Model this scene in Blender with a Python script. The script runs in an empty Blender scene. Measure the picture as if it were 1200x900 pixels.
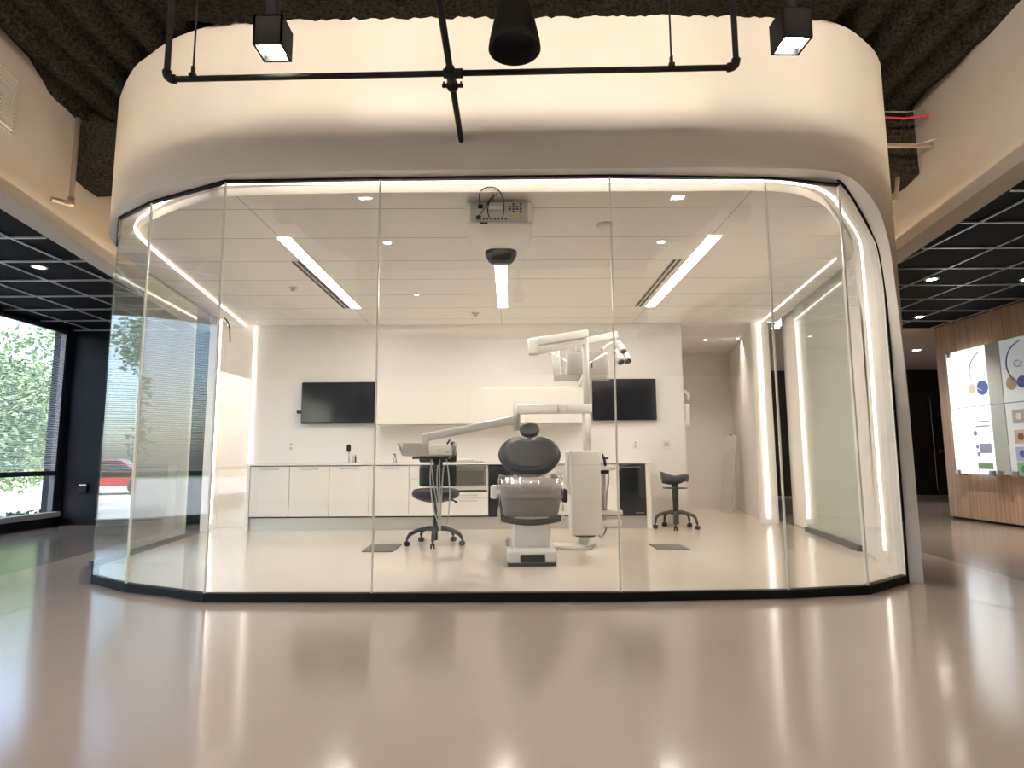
import bpy, bmesh, math, random
from mathutils import Vector, Matrix
random.seed(7)
scn = bpy.context.scene
COL = scn.collection
PI = math.pi

# ------------------------------------------------------------------ camera
F, CAMH = 717.6, 0.904
yv = Vector((598.3-600, -(536.9-450), -F)).normalized()
D = ((598.3-600)*(562.8-600)+F*F)/86.9
zv = Vector((562.8-600, D, -F)).normalized()
xv = yv.cross(zv).normalized()
R = Matrix((xv, yv, zv))            # camera -> world
cd = bpy.data.cameras.new('camera'); cam = bpy.data.objects.new('camera', cd); COL.objects.link(cam)
cam.matrix_world = Matrix.Translation((0, 0, CAMH)) @ R.to_4x4()
cd.sensor_width = 36; cd.lens = F/1200*36; cd.clip_start = .05; cd.clip_end = 300
scn.camera = cam

def at(px, py, Y):                  # point of the photograph on the plane Y = const (metres in front of the camera)
    d = R @ Vector((px-600, 450-py, -F)); t = Y/d.y
    return Vector((0, 0, CAMH))+d*t

# ------------------------------------------------------------------ exposure / sky / sun
scn.view_settings.view_transform = 'Standard'; scn.view_settings.look = 'None'
scn.view_settings.exposure = 1.0; scn.view_settings.gamma = 1; scn.view_settings.use_curve_mapping = False
try:
    scn.cycles.max_bounces = 10; scn.cycles.transparent_max_bounces = 24; scn.cycles.diffuse_bounces = 5
    scn.cycles.glossy_bounces = 5; scn.cycles.sample_clamp_indirect = 6
    scn.cycles.use_denoising = True; scn.cycles.caustics_reflective = False; scn.cycles.caustics_refractive = False
except Exception: pass
w = bpy.data.worlds.new('world'); scn.world = w; w.use_nodes = True
nt = w.node_tree; bg = nt.nodes['Background']
sk = nt.nodes.new('ShaderNodeTexSky'); sk.sky_type = 'NISHITA'; sk.sun_disc = False
sk.sun_elevation = math.radians(50); sk.sun_rotation = math.radians(200); sk.air_density = 1.0; sk.dust_density = 2.5
nt.links.new(sk.outputs[0], bg.inputs[0]); bg.inputs[1].default_value = 0.52
sl = bpy.data.lights.new('sun', 'SUN'); sl.energy = 9.0; sl.angle = .01; sl.color = (1, .95, .88)
so = bpy.data.objects.new('sun', sl); COL.objects.link(so)
so.rotation_euler = Vector((-.45, -.35, -1)).to_track_quat('-Z', 'Y').to_euler()

# lamp strengths
E_RING, E_LINEAR, E_COVE, E_SIDE, E_SPOT, E_HALL = 3.0, 27.0, 9.5, 2.0, 12.0, 40.0
E_REAR = 850.0       # cove behind the viewer
SPOT_W = 50.0       # watts of each overhead spotlight behind the viewer
WARM = (1.0, .86, .70); WARM2 = (1.0, .91, .82)

# ------------------------------------------------------------------ materials
def mat(name, col, rough=.5, metal=0, spec=.5, emit=None, es=0, coat=0):
    m = bpy.data.materials.new(name); m.use_nodes = True
    b = m.node_tree.nodes['Principled BSDF']
    b.inputs['Base Color'].default_value = (*col, 1); b.inputs['Roughness'].default_value = rough
    b.inputs['Metallic'].default_value = metal; b.inputs['Specular IOR Level'].default_value = spec
    b.inputs['Coat Weight'].default_value = coat; b.inputs['Coat Roughness'].default_value = .08
    if emit: b.inputs['Emission Color'].default_value = (*emit, 1); b.inputs['Emission Strength'].default_value = es
    return m
def nodes(m): return m.node_tree.nodes, m.node_tree.links, m.node_tree.nodes['Principled BSDF']
def noisy(m, scale, c2, amt=1.0, detail=4, bump=0, bscale=None, stretch=(1, 1, 1)):
    n, l, b = nodes(m); tc = n.new('ShaderNodeTexCoord'); mp = n.new('ShaderNodeMapping'); mp.inputs['Scale'].default_value = stretch
    l.new(tc.outputs['Object'], mp.inputs[0])
    t = n.new('ShaderNodeTexNoise'); t.inputs['Scale'].default_value = scale; t.inputs['Detail'].default_value = detail
    l.new(mp.outputs[0], t.inputs['Vector'])
    mx = n.new('ShaderNodeMix'); mx.data_type = 'RGBA'; mx.inputs[6].default_value = b.inputs['Base Color'].default_value; mx.inputs[7].default_value = (*c2, 1)
    rp = n.new('ShaderNodeMapRange'); rp.inputs[1].default_value = .35; rp.inputs[2].default_value = .65; rp.inputs[4].default_value = amt
    l.new(t.outputs[0], rp.inputs[0]); l.new(rp.outputs[0], mx.inputs[0]); l.new(mx.outputs[2], b.inputs['Base Color'])
    if bump:
        t2 = n.new('ShaderNodeTexNoise'); t2.inputs['Scale'].default_value = bscale or scale; t2.inputs['Detail'].default_value = 3
        l.new(mp.outputs[0], t2.inputs['Vector'])
        bp = n.new('ShaderNodeBump'); bp.inputs['Strength'].default_value = bump; bp.inputs['Distance'].default_value = .01
        l.new(t2.outputs[0], bp.inputs['Height']); l.new(bp.outputs[0], b.inputs['Normal'])
    return m
def emis(name, col, s):
    return mat(name, (.8, .8, .8), .5, emit=col, es=s)

def floor_mat(name, c1, c2, rough=.2):
    m = mat(name, c1, rough, spec=1.0); n, l, b = nodes(m); tc = n.new('ShaderNodeTexCoord')
    t = n.new('ShaderNodeTexNoise'); t.inputs['Scale'].default_value = .8; t.inputs['Detail'].default_value = 2; l.new(tc.outputs['Object'], t.inputs['Vector'])
    mx = n.new('ShaderNodeMix'); mx.data_type = 'RGBA'; mx.inputs[6].default_value = (*c1, 1); mx.inputs[7].default_value = (*c2, 1)
    l.new(t.outputs[0], mx.inputs[0]); l.new(mx.outputs[2], b.inputs['Base Color'])
    t2 = n.new('ShaderNodeTexNoise'); t2.inputs['Scale'].default_value = 70; t2.inputs['Detail'].default_value = 1; l.new(tc.outputs['Object'], t2.inputs['Vector'])
    bp = n.new('ShaderNodeBump'); bp.inputs['Strength'].default_value = .06; bp.inputs['Distance'].default_value = .004
    l.new(t2.outputs[0], bp.inputs['Height']); l.new(bp.outputs[0], b.inputs['Normal']); return m
M = {}
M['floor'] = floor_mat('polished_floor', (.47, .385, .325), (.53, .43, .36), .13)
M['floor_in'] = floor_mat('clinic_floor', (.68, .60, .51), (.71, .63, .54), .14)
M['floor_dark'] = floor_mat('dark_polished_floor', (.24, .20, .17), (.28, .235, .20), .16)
M['white_wall'] = noisy(mat('white_wall_paint', (.80, .765, .73), .6), 3, (.78, .745, .71))
M['gloss_wall'] = mat('gloss_white_panel', (.80, .765, .73), .38, spec=.4)
M['fascia'] = noisy(mat('fascia_plaster', (.84, .79, .72), .7), 2, (.82, .77, .70))
M['bulk'] = noisy(mat('bulkhead_paint', (.66, .60, .53), .7), 2, (.63, .575, .505))
M['navy'] = noisy(mat('navy_wall_paint', (.007, .011, .018), .6, spec=.15), 2, (.013, .017, .024))
M['black'] = mat('black_metal', (.008, .008, .009), .6, spec=.2)
M['black_gloss'] = mat('black_gloss', (.012, .014, .018), .12)
M['screen'] = mat('tv_glass', (.012, .014, .02), .1, spec=.6)
M['spray'] = noisy(mat('sprayed_fireproofing', (.010, .009, .007), 1.0, spec=.03), 40, (.040, .036, .027), 1, 8, bump=.8, bscale=60)
M['ceil'] = mat('ceiling_panel', (.80, .775, .73), .55)
M['cab'] = mat('gloss_cabinet', (.82, .78, .72), .18, coat=.3)
M['gap'] = mat('dark_gap', (.05, .045, .04), .8)
M['plinth'] = mat('plinth_aluminium', (.55, .53, .50), .35, .6)
M['steel'] = mat('brushed_steel', (.55, .54, .52), .3, 1)
M['oven_glass'] = mat('oven_glass', (.16, .15, .12), .1, .3)
M['plastic'] = mat('white_plastic', (.83, .80, .75), .32, coat=.2)
M['plastic_g'] = mat('grey_plastic', (.50, .49, .47), .35)
M['vinyl'] = noisy(mat('charcoal_upholstery', (.022, .024, .027), .36, spec=.5), 9, (.027, .029, .032), 1, 3, .15, 60)
M['vinyl_l'] = noisy(mat('grey_upholstery', (.045, .048, .05), .36, spec=.5), 9, (.055, .058, .06), 1, 3, .15, 60)
M['seatpad'] = mat('taupe_seat_cushion', (.28, .245, .22), .4)
M['stool_b'] = mat('black_stool_vinyl', (.010, .011, .014), .38)
M['stool_m'] = mat('dark_grey_stool', (.055, .058, .062), .45)
M['hose'] = mat('grey_hose', (.42, .42, .41), .5)
M['mat'] = mat('grey_floor_plate', (.15, .14, .125), .6)
M['tbar'] = mat('silver_ceiling_grid', (.62, .64, .66), .3, .4)
M['copper'] = mat('galvanised_pipe', (.45, .38, .32), .45, .7)
M['red'] = mat('red_cable', (.55, .02, .06), .5)
M['glassdge'] = mat('polished_glass_edge', (.86, .84, .76), .25, emit=None)
M['ring'] = emis('led_strip_glow', WARM, E_RING)
M['vert'] = emis('vertical_led_glow', WARM2, E_SIDE)
M['rear'] = emis('rear_cove_glow', (1, .86, .70), E_REAR)
M['linear'] = emis('linear_light_glow', WARM2, E_LINEAR)
M['cove'] = emis('cove_light_glow', (1, .84, .64), E_COVE)
M['downl'] = emis('downlight_glow', WARM2, E_SPOT*.5)
M['boxl'] = emis('box_light_glow', (1, .95, .88), 45)
M['hall'] = emis('hall_downlight_glow', WARM2, E_HALL)
M['alu'] = mat('window_frame_metal', (.05, .055, .065), .4, .4)
M['blind'] = mat('blind_slat', (.50, .51, .53), .5)
M['sill'] = mat('window_sill', (.30, .30, .29), .5)
M['leaf'] = noisy(mat('tree_leaves', (.10, .17, .06), .7), 4, (.24, .32, .14))
M['leaf_y'] = noisy(mat('shrub_leaves', (.015, .04, .015), .7), 6, (.04, .08, .03))
M['bark'] = mat('bark', (.10, .07, .05), .9)
M['lot'] = noisy(mat('pale_asphalt', (.42, .41, .40), .9), 1, (.50, .49, .47))
M['grass'] = noisy(mat('lawn', (.09, .17, .04), .9), 3, (.14, .24, .07))
M['carred'] = mat('red_car_paint', (.55, .03, .03), .2, coat=1)
M['tyre'] = mat('tyre_rubber', (.02, .02, .02), .8)
M['carglass'] = mat('car_window', (.03, .035, .04), .08)
M['hallwhite'] = noisy(mat('hall_ceiling_paint', (.74, .64, .56), .7), 2, (.72, .62, .54))
M['doordark'] = noisy(mat('dark_wood_door', (.020, .018, .016), .35), 8, (.032, .028, .025), stretch=(6, 6, .5))
M['tray'] = mat('pale_tray_metal', (.50, .47, .43), .3, .25)
M['trimline'] = mat('steel_inlay', (.30, .29, .28), .25, .9)

def wood_mat():
    m = mat('light_wood_veneer', (.52, .35, .22), .42); n, l, b = nodes(m)
    tc = n.new('ShaderNodeTexCoord'); mp = n.new('ShaderNodeMapping'); mp.inputs['Scale'].default_value = (1, 9, .35)
    t = n.new('ShaderNodeTexNoise'); t.inputs['Scale'].default_value = 3; t.inputs['Detail'].default_value = 8
    l.new(tc.outputs['Object'], mp.inputs[0]); l.new(mp.outputs[0], t.inputs['Vector'])
    cr = n.new('ShaderNodeValToRGB'); cr.color_ramp.elements[0].position = .3; cr.color_ramp.elements[1].position = .72
    cr.color_ramp.elements[0].color = (.40, .25, .15, 1); cr.color_ramp.elements[1].color = (.64, .45, .30, 1)
    l.new(t.outputs[0], cr.inputs[0]); l.new(cr.outputs[0], b.inputs['Base Color']); return m
M['wood'] = wood_mat()

def mesh_ceiling_mat():             # black open mesh tiles
    m = mat('black_mesh_tile', (.008, .008, .009), .7, spec=.1); n, l, b = nodes(m)
    tc = n.new('ShaderNodeTexCoord'); sp = n.new('ShaderNodeSeparateXYZ'); l.new(tc.outputs['Object'], sp.inputs[0])
    outs = []
    for ax, k in (('X', 42), ('Y', 26)):
        a = n.new('ShaderNodeMath'); a.operation = 'MULTIPLY'; a.inputs[1].default_value = k; l.new(sp.outputs[ax], a.inputs[0])
        f = n.new('ShaderNodeMath'); f.operation = 'FRACT'; l.new(a.outputs[0], f.inputs[0])
        g = n.new('ShaderNodeMath'); g.operation = 'LESS_THAN'; g.inputs[1].default_value = .22; l.new(f.outputs[0], g.inputs[0]); outs.append(g)
    mx = n.new('ShaderNodeMath'); mx.operation = 'MAXIMUM'; l.new(outs[0].outputs[0], mx.inputs[0]); l.new(outs[1].outputs[0], mx.inputs[1])
    c = n.new('ShaderNodeMix'); c.data_type = 'RGBA'; c.inputs[6].default_value = (.0015, .0015, .002, 1); c.inputs[7].default_value = (.016, .016, .018, 1)
    l.new(mx.outputs[0], c.inputs[0]); l.new(c.outputs[2], b.inputs['Base Color']); return m
M['meshceil'] = mesh_ceiling_mat()

def glass_mat(name, tint=(.97, .985, .975), base=.05, k=1.0, haze=0.0):
    m = bpy.data.materials.new(name); m.use_nodes = True; n = m.node_tree.nodes; l = m.node_tree.links; n.clear()
    out = n.new('ShaderNodeOutputMaterial'); tr = n.new('ShaderNodeBsdfTransparent'); tr.inputs[0].default_value = (*tint, 1)
    gl = n.new('ShaderNodeBsdfGlossy'); gl.inputs['Roughness'].default_value = 0.0; gl.inputs[0].default_value = (.95, 1, .98, 1)
    geo = n.new('ShaderNodeNewGeometry'); dp = n.new('ShaderNodeVectorMath'); dp.operation = 'DOT_PRODUCT'
    l.new(geo.outputs['Normal'], dp.inputs[0]); l.new(geo.outputs['Incoming'], dp.inputs[1])
    def mth(op, a, b=None):
        q = n.new('ShaderNodeMath'); q.operation = op
        for i, v in enumerate((a, b)):
            if v is None: continue
            if isinstance(v, (int, float)): q.inputs[i].default_value = v
            else: l.new(v, q.inputs[i])
        return q.outputs[0]
    c = mth('ABSOLUTE', dp.outputs['Value']); p = mth('POWER', mth('SUBTRACT', 1.0, c), 5.0)
    f = mth('MULTIPLY', mth('ADD', mth('MULTIPLY', p, 1-base), base), k)
    mx = n.new('ShaderNodeMixShader'); l.new(f, mx.inputs[0]); l.new(tr.outputs[0], mx.inputs[1]); l.new(gl.outputs[0], mx.inputs[2])
    last = mx
    if haze:  # whitish veil paints reflected light on pod glass, cloudiness on plastic covers
        df = n.new('ShaderNodeBsdfDiffuse'); df.inputs[0].default_value = (.82, .82, .79, 1)
        m2 = n.new('ShaderNodeMixShader'); m2.inputs[0].default_value = haze
        l.new(mx.outputs[0], m2.inputs[1]); l.new(df.outputs[0], m2.inputs[2]); last = m2
    l.new(last.outputs[0], out.inputs[0]); return m
M['glass'] = glass_mat('clear_glass', (.985, .99, .985), .04)
M['glass_end'] = glass_mat('curved_end_glass', (.96, .98, .97), .12, 1.0, .05)
M['glass_side'] = glass_mat('side_glass', (.93, .955, .94), .07, 1.0, .12)
M['winglass'] = glass_mat('window_glass', (.95, .98, 1.0), .04, .6)
M['wrap'] = glass_mat('clear_plastic_wrap', (.96, .96, .96), .10, 1.0, .05)
M['frost'] = glass_mat('frosted_cover', (.97, .965, .95), .05, 1.0, .28)

# ------------------------------------------------------------------ mesh builder
class MB:
    def __init__(s): s.bm = bmesh.new()
    def poly(s, pts, flip=False):
        vs = [s.bm.verts.new(p) for p in (reversed(pts) if flip else pts)]
        return s.bm.faces.new(vs)
    def box(s, a, b, mi=0, rot=None, c=None):
        x0, y0, z0 = a; x1, y1, z1 = b
        P = [Vector(p) for p in ((x0, y0, z0), (x1, y0, z0), (x1, y1, z0), (x0, y1, z0), (x0, y0, z1), (x1, y0, z1), (x1, y1, z1), (x0, y1, z1))]
        if rot is not None:
            c = Vector(c) if c is not None else (P[0]+P[6])/2
            P = [rot @ (p-c)+c for p in P]
        v = [s.bm.verts.new(p) for p in P]
        for f in ((0, 3, 2, 1), (4, 5, 6, 7), (0, 1, 5, 4), (1, 2, 6, 5), (2, 3, 7, 6), (3, 0, 4, 7)):
            s.bm.faces.new([v[i] for i in f]).material_index = mi
        return s
    def rbox(s, a, b, r=.01, seg=3, axis=2, taper=1.0):      # box with rounded edges in all directions via prism + bevel
        t = bmesh.new(); bmesh.ops.create_cube(t, size=1)
        a = Vector(a); b = Vector(b); c = (a+b)/2; d = b-a
        for v in t.verts:
            k = taper if v.co.z < 0 else 1
            v.co = Vector((c.x+v.co.x*d.x*k, c.y+v.co.y*d.y*k, c.z+v.co.z*d.z))
        bmesh.ops.bevel(t, geom=t.edges[:], offset=min(r, min(abs(d.x), abs(d.y), abs(d.z))*.49), segments=seg, profile=.5, affect='EDGES', clamp_overlap=True)
        s.merge(t, True); return s
    def merge(s, t, smooth=False, mtx=None):
        mp = {}
        for v in t.verts: mp[v] = s.bm.verts.new(mtx @ v.co if mtx else v.co)
        for f in t.faces:
            g = s.bm.faces.new([mp[v] for v in f.verts]); g.smooth = smooth; g.material_index = f.material_index
        t.free(); return s
    def tube(s, pts, r, n=12, caps=True, closed=False):
        pts = [Vector(p) for p in pts]; rs = r if isinstance(r, (list, tuple)) else [r]*len(pts)
        rings = []; up = None
        N = len(pts)
        for i, p in enumerate(pts):
            if closed: t = pts[(i+1) % N]-pts[i-1]
            else: t = pts[min(i+1, N-1)]-pts[max(i-1, 0)]
            t.normalize()
            if up is None:
                up = Vector((0, 0, 1)) if abs(t.z) < .9 else Vector((1, 0, 0))
            a = up-t*up.dot(t)
            if a.length < 1e-5: a = t.orthogonal()
            a.normalize(); up = a; b = t.cross(a)
            rings.append([s.bm.verts.new(p+(a*math.cos(2*PI*k/n)+b*math.sin(2*PI*k/n))*rs[i]) for k in range(n)])
        m = N if closed else N-1
        for i in range(m):
            A, B = rings[i], rings[(i+1) % N]
            for k in range(n):
                f = s.bm.faces.new((A[k], A[(k+1) % n], B[(k+1) % n], B[k])); f.smooth = True
        if caps and not closed:
            s.bm.faces.new(list(reversed(rings[0]))); s.bm.faces.new(rings[-1])
        return s
    def lathe(s, prof, c=(0, 0, 0), n=28, caps=True, mtx=None, sx=1, sy=1):
        c = Vector(c); rings = []
        for r, z in prof:
            ring = []
            for k in range(n):
                p = Vector((max(r, .0004)*math.cos(2*PI*k/n)*sx, max(r, .0004)*math.sin(2*PI*k/n)*sy, z))
                if mtx is not None: p = mtx @ p
                ring.append(s.bm.verts.new(p+c))
            rings.append(ring)
        for A, B in zip(rings, rings[1:]):
            for k in range(n):
                f = s.bm.faces.new((A[k], A[(k+1) % n], B[(k+1) % n], B[k])); f.smooth = True
        if caps: s.bm.faces.new(list(reversed(rings[0]))); s.bm.faces.new(rings[-1])
        return s
    def prism(s, pts, h, mtx=None, smooth=False):            # 2D outline (x,y) extruded 0..h along z, then mtx
        mtx = mtx or Matrix()
        A = [s.bm.verts.new(mtx @ Vector((x, y, 0))) for x, y in pts]; B = [s.bm.verts.new(mtx @ Vector((x, y, h))) for x, y in pts]
        s.bm.faces.new(list(reversed(A))); s.bm.faces.new(B)
        n = len(pts)
        for i in range(n):
            f = s.bm.faces.new((A[i], A[(i+1) % n], B[(i+1) % n], B[i])); f.smooth = smooth
        return s
    def loft(s, rows, smooth=True, mi=0):
        V = [[s.bm.verts.new(p) for p in r] for r in rows]
        for a, b in zip(V, V[1:]):
            for i in range(len(a)-1):
                f = s.bm.faces.new((a[i], a[i+1], b[i+1], b[i])); f.smooth = smooth; f.material_index = mi
        return s
    def build(s, name, m, parent=None, bevel=0, solid=0, subsurf=0, recalc=True, loc=None):
        if recalc: bmesh.ops.recalc_face_normals(s.bm, faces=s.bm.faces[:])
        me = bpy.data.meshes.new(name); s.bm.to_mesh(me); s.bm.free()
        for mm in (m if isinstance(m, (list, tuple)) else [m]): me.materials.append(mm)
        o = bpy.data.objects.new(name, me); COL.objects.link(o)
        if parent is not None: o.parent = parent; o.matrix_parent_inverse = parent.matrix_basis.inverted()
        if solid:
            q = o.modifiers.new('solid', 'SOLIDIFY'); q.thickness = solid; q.offset = 0
        if bevel:
            q = o.modifiers.new('bevel', 'BEVEL'); q.width = bevel; q.segments = 2; q.limit_method = 'ANGLE'
        if subsurf:
            q = o.modifiers.new('sub', 'SUBSURF'); q.levels = subsurf; q.render_levels = subsurf
        return o
def tag(o, label, cat, group=None):
    o['label'] = label; o['category'] = cat
    if group: o['group'] = group
    return o
def thing(name, label, cat, loc=(0, 0, 0), group=None):
    o = bpy.data.objects.new(name, None); COL.objects.link(o); o.location = loc; o.empty_display_size = .1
    return tag(o, label, cat, group)
def struct(o): o['kind'] = 'structure'; return o
def V(*a): return Vector(a)
def wallslab(mb, p, q, z0, z1, t):     # vertical slab between plan points, thickness t to the left of p->q
    p = Vector(p); q = Vector(q); d = (q-p).normalized(); n = Vector((-d.y, d.x))*t
    c = [p, q, q+n, p+n]
    b = [mb.bm.verts.new((v.x, v.y, z0)) for v in c]; u = [mb.bm.verts.new((v.x, v.y, z1)) for v in c]
    mb.bm.faces.new(list(reversed(b))); mb.bm.faces.new(u)
    for i in range(4): mb.bm.faces.new((b[i], b[(i+1) % 4], u[(i+1) % 4], u[i]))
def interp(poly, t):
    n = len(poly)-1; i = min(int(t*n), n-1); u = t*n-i
    return Vector(poly[i]).lerp(Vector(poly[i+1]), u)
def smooth_poly(P, k=6):            # Catmull-Rom
    P = [Vector(p) for p in P]; out = []
    for i in range(len(P)-1):
        p0 = P[max(i-1, 0)]; p1 = P[i]; p2 = P[i+1]; p3 = P[min(i+2, len(P)-1)]
        for j in range(k):
            t = j/k
            out.append(.5*((2*p1)+(-p0+p2)*t+(2*p0-5*p1+4*p2-p3)*t*t+(-p0+3*p1-3*p2+p3)*t**3))
    out.append(P[-1]); return out

# ================================================================== SETTING
# floors
def xl(Y): return -3.574-(Y-4.114)*.1685      # left bulkhead plane
def xr(Y): return 3.31+(Y-3.724)*.156          # right bulkhead plane
def seaml(Y): return -4.109-(Y-5.533)*.113
def seamr(Y): return 3.70+(Y-4.549)*.126
zf = 0.0
mb = MB(); mb.poly([(seaml(-6), -6, zf), (seamr(-6), -6, zf), (seamr(14), 14, zf), (seaml(14), 14, zf)]); struct(mb.build('floor', M['floor']))
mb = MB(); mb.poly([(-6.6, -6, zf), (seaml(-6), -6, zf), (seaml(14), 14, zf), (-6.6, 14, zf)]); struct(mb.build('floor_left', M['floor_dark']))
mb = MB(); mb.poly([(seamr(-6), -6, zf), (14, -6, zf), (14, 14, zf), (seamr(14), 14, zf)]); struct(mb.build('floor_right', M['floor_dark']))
def fl(px, py, z=.001):
    d = R @ Vector((px-600, 450-py, -F)); return V(0, 0, CAMH)+d*((z-CAMH)/d.z)
for pa, pb in (((-40, 736), (108, 683)), ((1064, 690), (1300, 735))):
    a_, b_ = fl(*pa), fl(*pb); n_ = (b_-a_).cross(V(0, 0, 1)).normalized()*.003
    mb = MB(); mb.poly([a_-n_, b_-n_, b_+n_, a_+n_]); struct(mb.build('trim_floor_joint', mat('floor_joint', (.26, .22, .19), .5)))
# clinic (pod) plan lines: outer fascia, glass, led, ceiling edge
A_ = [(-4.02, 8.5, 2.84), (-3.70, 5.93, 2.84), (-3.60, 5.45, 2.84), (-3.44, 5.08, 2.84), (-3.197, 4.76, 2.84), (-2.95, 4.50, 2.84), (-2.776, 4.371, 2.84), (-2.40, 4.135, 2.84), (-1.91, 3.985, 2.84), (-1.13, 3.94, 2.84), (0, 3.928, 2.84), (1.28, 3.92, 2.84), (1.75, 3.93, 2.84), (2.115, 3.963, 2.842), (2.336, 4.028, 2.829), (2.502, 4.108, 2.766), (2.666, 4.226, 2.664), (2.748, 4.289, 2.509), (2.80, 4.335, 2.344), (2.83, 4.365, 2.094), (2.88, 4.42, 1.73), (2.934, 4.484, 1.0), (2.934, 4.484, 0)]
G_ = [(-3.93, 8.42, 2.84), (-3.62, 5.93, 2.84), (-3.545, 5.35, 2.84), (-3.37, 5.05, 2.84), (-3.127, 4.722, 2.84), (-2.9, 4.56, 2.84), (-2.62, 4.36, 2.84), (-2.3, 4.20, 2.84), (-1.95, 4.045, 2.84), (-1.1, 4.035, 2.84), (0, 4.025, 2.84), (1.2, 4.03, 2.84), (1.777, 4.04, 2.84), (2.06, 4.10, 2.85), (2.343, 4.159, 2.86), (2.485, 4.26, 2.79), (2.601, 4.345, 2.688), (2.719, 4.433, 2.577), (2.797, 4.491, 2.477), (2.843, 4.524, 2.22), (2.845, 4.524, 1.909), (2.845, 4.524, 1.0), (2.835, 4.519, 0)]
L_ = [(-3.80, 8.42, 2.84), (-3.37, 5.93, 2.84), (-3.254, 5.312, 2.84), (-3.18, 5.05, 2.84), (-3.06, 4.852, 2.84), (-2.82, 4.60, 2.84), (-2.515, 4.359, 2.84), (-2.25, 4.22, 2.84), (-1.977, 4.123, 2.84), (-1.1, 4.12, 2.84), (0, 4.117, 2.84), (1.2, 4.117, 2.84), (1.75, 4.117, 2.84), (2.019, 4.136, 2.832), (2.233, 4.21, 2.822), (2.413, 4.345, 2.804), (2.607, 4.56, 2.766), (2.809, 4.75, 2.678), (2.90, 4.86, 2.572), (2.92, 4.89, 2.262), (2.92, 4.88, 1.866), (2.89, 4.84, 1.0), (2.872, 4.81, 0)]
Nn = [(-3.70, 8.42, 2.84), (-3.27, 5.93, 2.84), (-3.15, 5.38, 2.84), (-3.07, 5.14, 2.84), (-2.93, 4.93, 2.84), (-2.72, 4.68, 2.84), (-2.43, 4.45, 2.84), (-2.20, 4.33, 2.84), (-1.95, 4.25, 2.84), (-1.1, 4.22, 2.84), (0, 4.22, 2.84), (1.2, 4.22, 2.84), (1.72, 4.22, 2.84), (1.95, 4.24, 2.84), (2.12, 4.30, 2.84), (2.30, 4.45, 2.83), (2.55, 4.80, 2.81), (2.85, 5.1, 2.76), (3.02, 5.2, 2.60), (3.04, 5.2, 2.262), (3.04, 5.18, 1.866), (3.02, 5.15, 1.0), (3.0, 5.12, 0)]
KS = [.959, .959, .959, .957, .955, .985, 1, 1, 1, .99, .99, .99, .99, .995]
for i_ in range(14):
    x_, y_, z_ = L_[i_]; k_ = KS[i_]
    L_[i_] = (x_*k_, y_*k_, CAMH+(z_-CAMH)*k_)
L_[0] = (-3.68, 8.40, 2.760)
for i_ in range(14):
    t_ = Vector(L_[min(i_+1, 13)][:2])-Vector(L_[max(i_-1, 0)][:2]); t_.normalize()
    Nn[i_] = (L_[i_][0]-t_.y*.055, L_[i_][1]+t_.x*.055, 2.83)
Nn[0:5] = [(-3.92, 8.415, 2.83), (-3.60, 5.93, 2.83), (-3.53, 5.38, 2.83), (-3.33, 5.08, 2.83), (-3.04, 4.80, 2.83)]
Nn[14:20] = [(2.20, 4.27, 2.835), (2.38, 4.41, 2.83), (2.57, 4.61, 2.80), (2.78, 4.82, 2.74), (2.93, 5.02, 2.60), (3.0, 5.12, 2.262)]
mb = MB(); ip = [(p[0], p[1], .004) for p in G_[:21]] + [(3.33, 5.94, .004), (3.74, 8.42, .004), (3.95, 9.6, .004), (4.3, 11.4, .004), (-3.95, 11.4, .004)]
mb.poly(ip); struct(mb.build('floor_clinic', M['floor_in']))

# fascia: thick curved white wall above the opening, ring liner down to the right jamb
ZT = 3.975
A = smooth_poly(A_, 4); G = smooth_poly(G_, 4); L = smooth_poly(L_, 4); N = smooth_poly(Nn, 4)
mb = MB()
mb.loft([[V(p.x, p.y, ZT) for p in A], [V(p.x, p.y, max(p.z, 2.0)+(ZT-max(p.z, 2.0))*.35) for p in A], A])
Ar = [(2.934, 4.484), (2.97, 4.56), (3.10, 4.88), (3.25, 5.35), (3.40, 5.93), (3.85, 8.5)]
Ar = [V(x, y, 0) for x, y in Ar]; Ar = smooth_poly(Ar, 4)
mb.loft([[V(p.x, p.y, ZT) for p in Ar], [V(p.x, p.y, 0) for p in Ar]])
mb.loft([[V(p.x, p.y, ZT) for p in A], [V(p.x*.97, p.y+.15, ZT) for p in A]])
struct(mb.build('wall_front_fascia', M['fascia'], recalc=False))
LS = [V(p.x, p.y, max(p.z, 2.835) if i_ < 56 else p.z) for i_, p in enumerate(L)]
mb = MB(); mb.loft([A, G]); mb.loft([G, LS]); mb.loft([LS, N]); struct(mb.build('trim_soffit', M['white_wall'], recalc=False))
# inner right wall between the jamb and the right glass
zc = 2.77
mb = MB()
Jr = smooth_poly([(3.0, 5.12, 0), (3.1, 5.3, 0), (3.24, 5.6, 0), (3.33, 5.94, 0)], 4)
mb.loft([[V(p.x, p.y, 2.84) for p in Jr], [V(p.x, p.y, 0) for p in Jr]])
struct(mb.build('wall_jamb', M['white_wall'], recalc=False))
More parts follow.
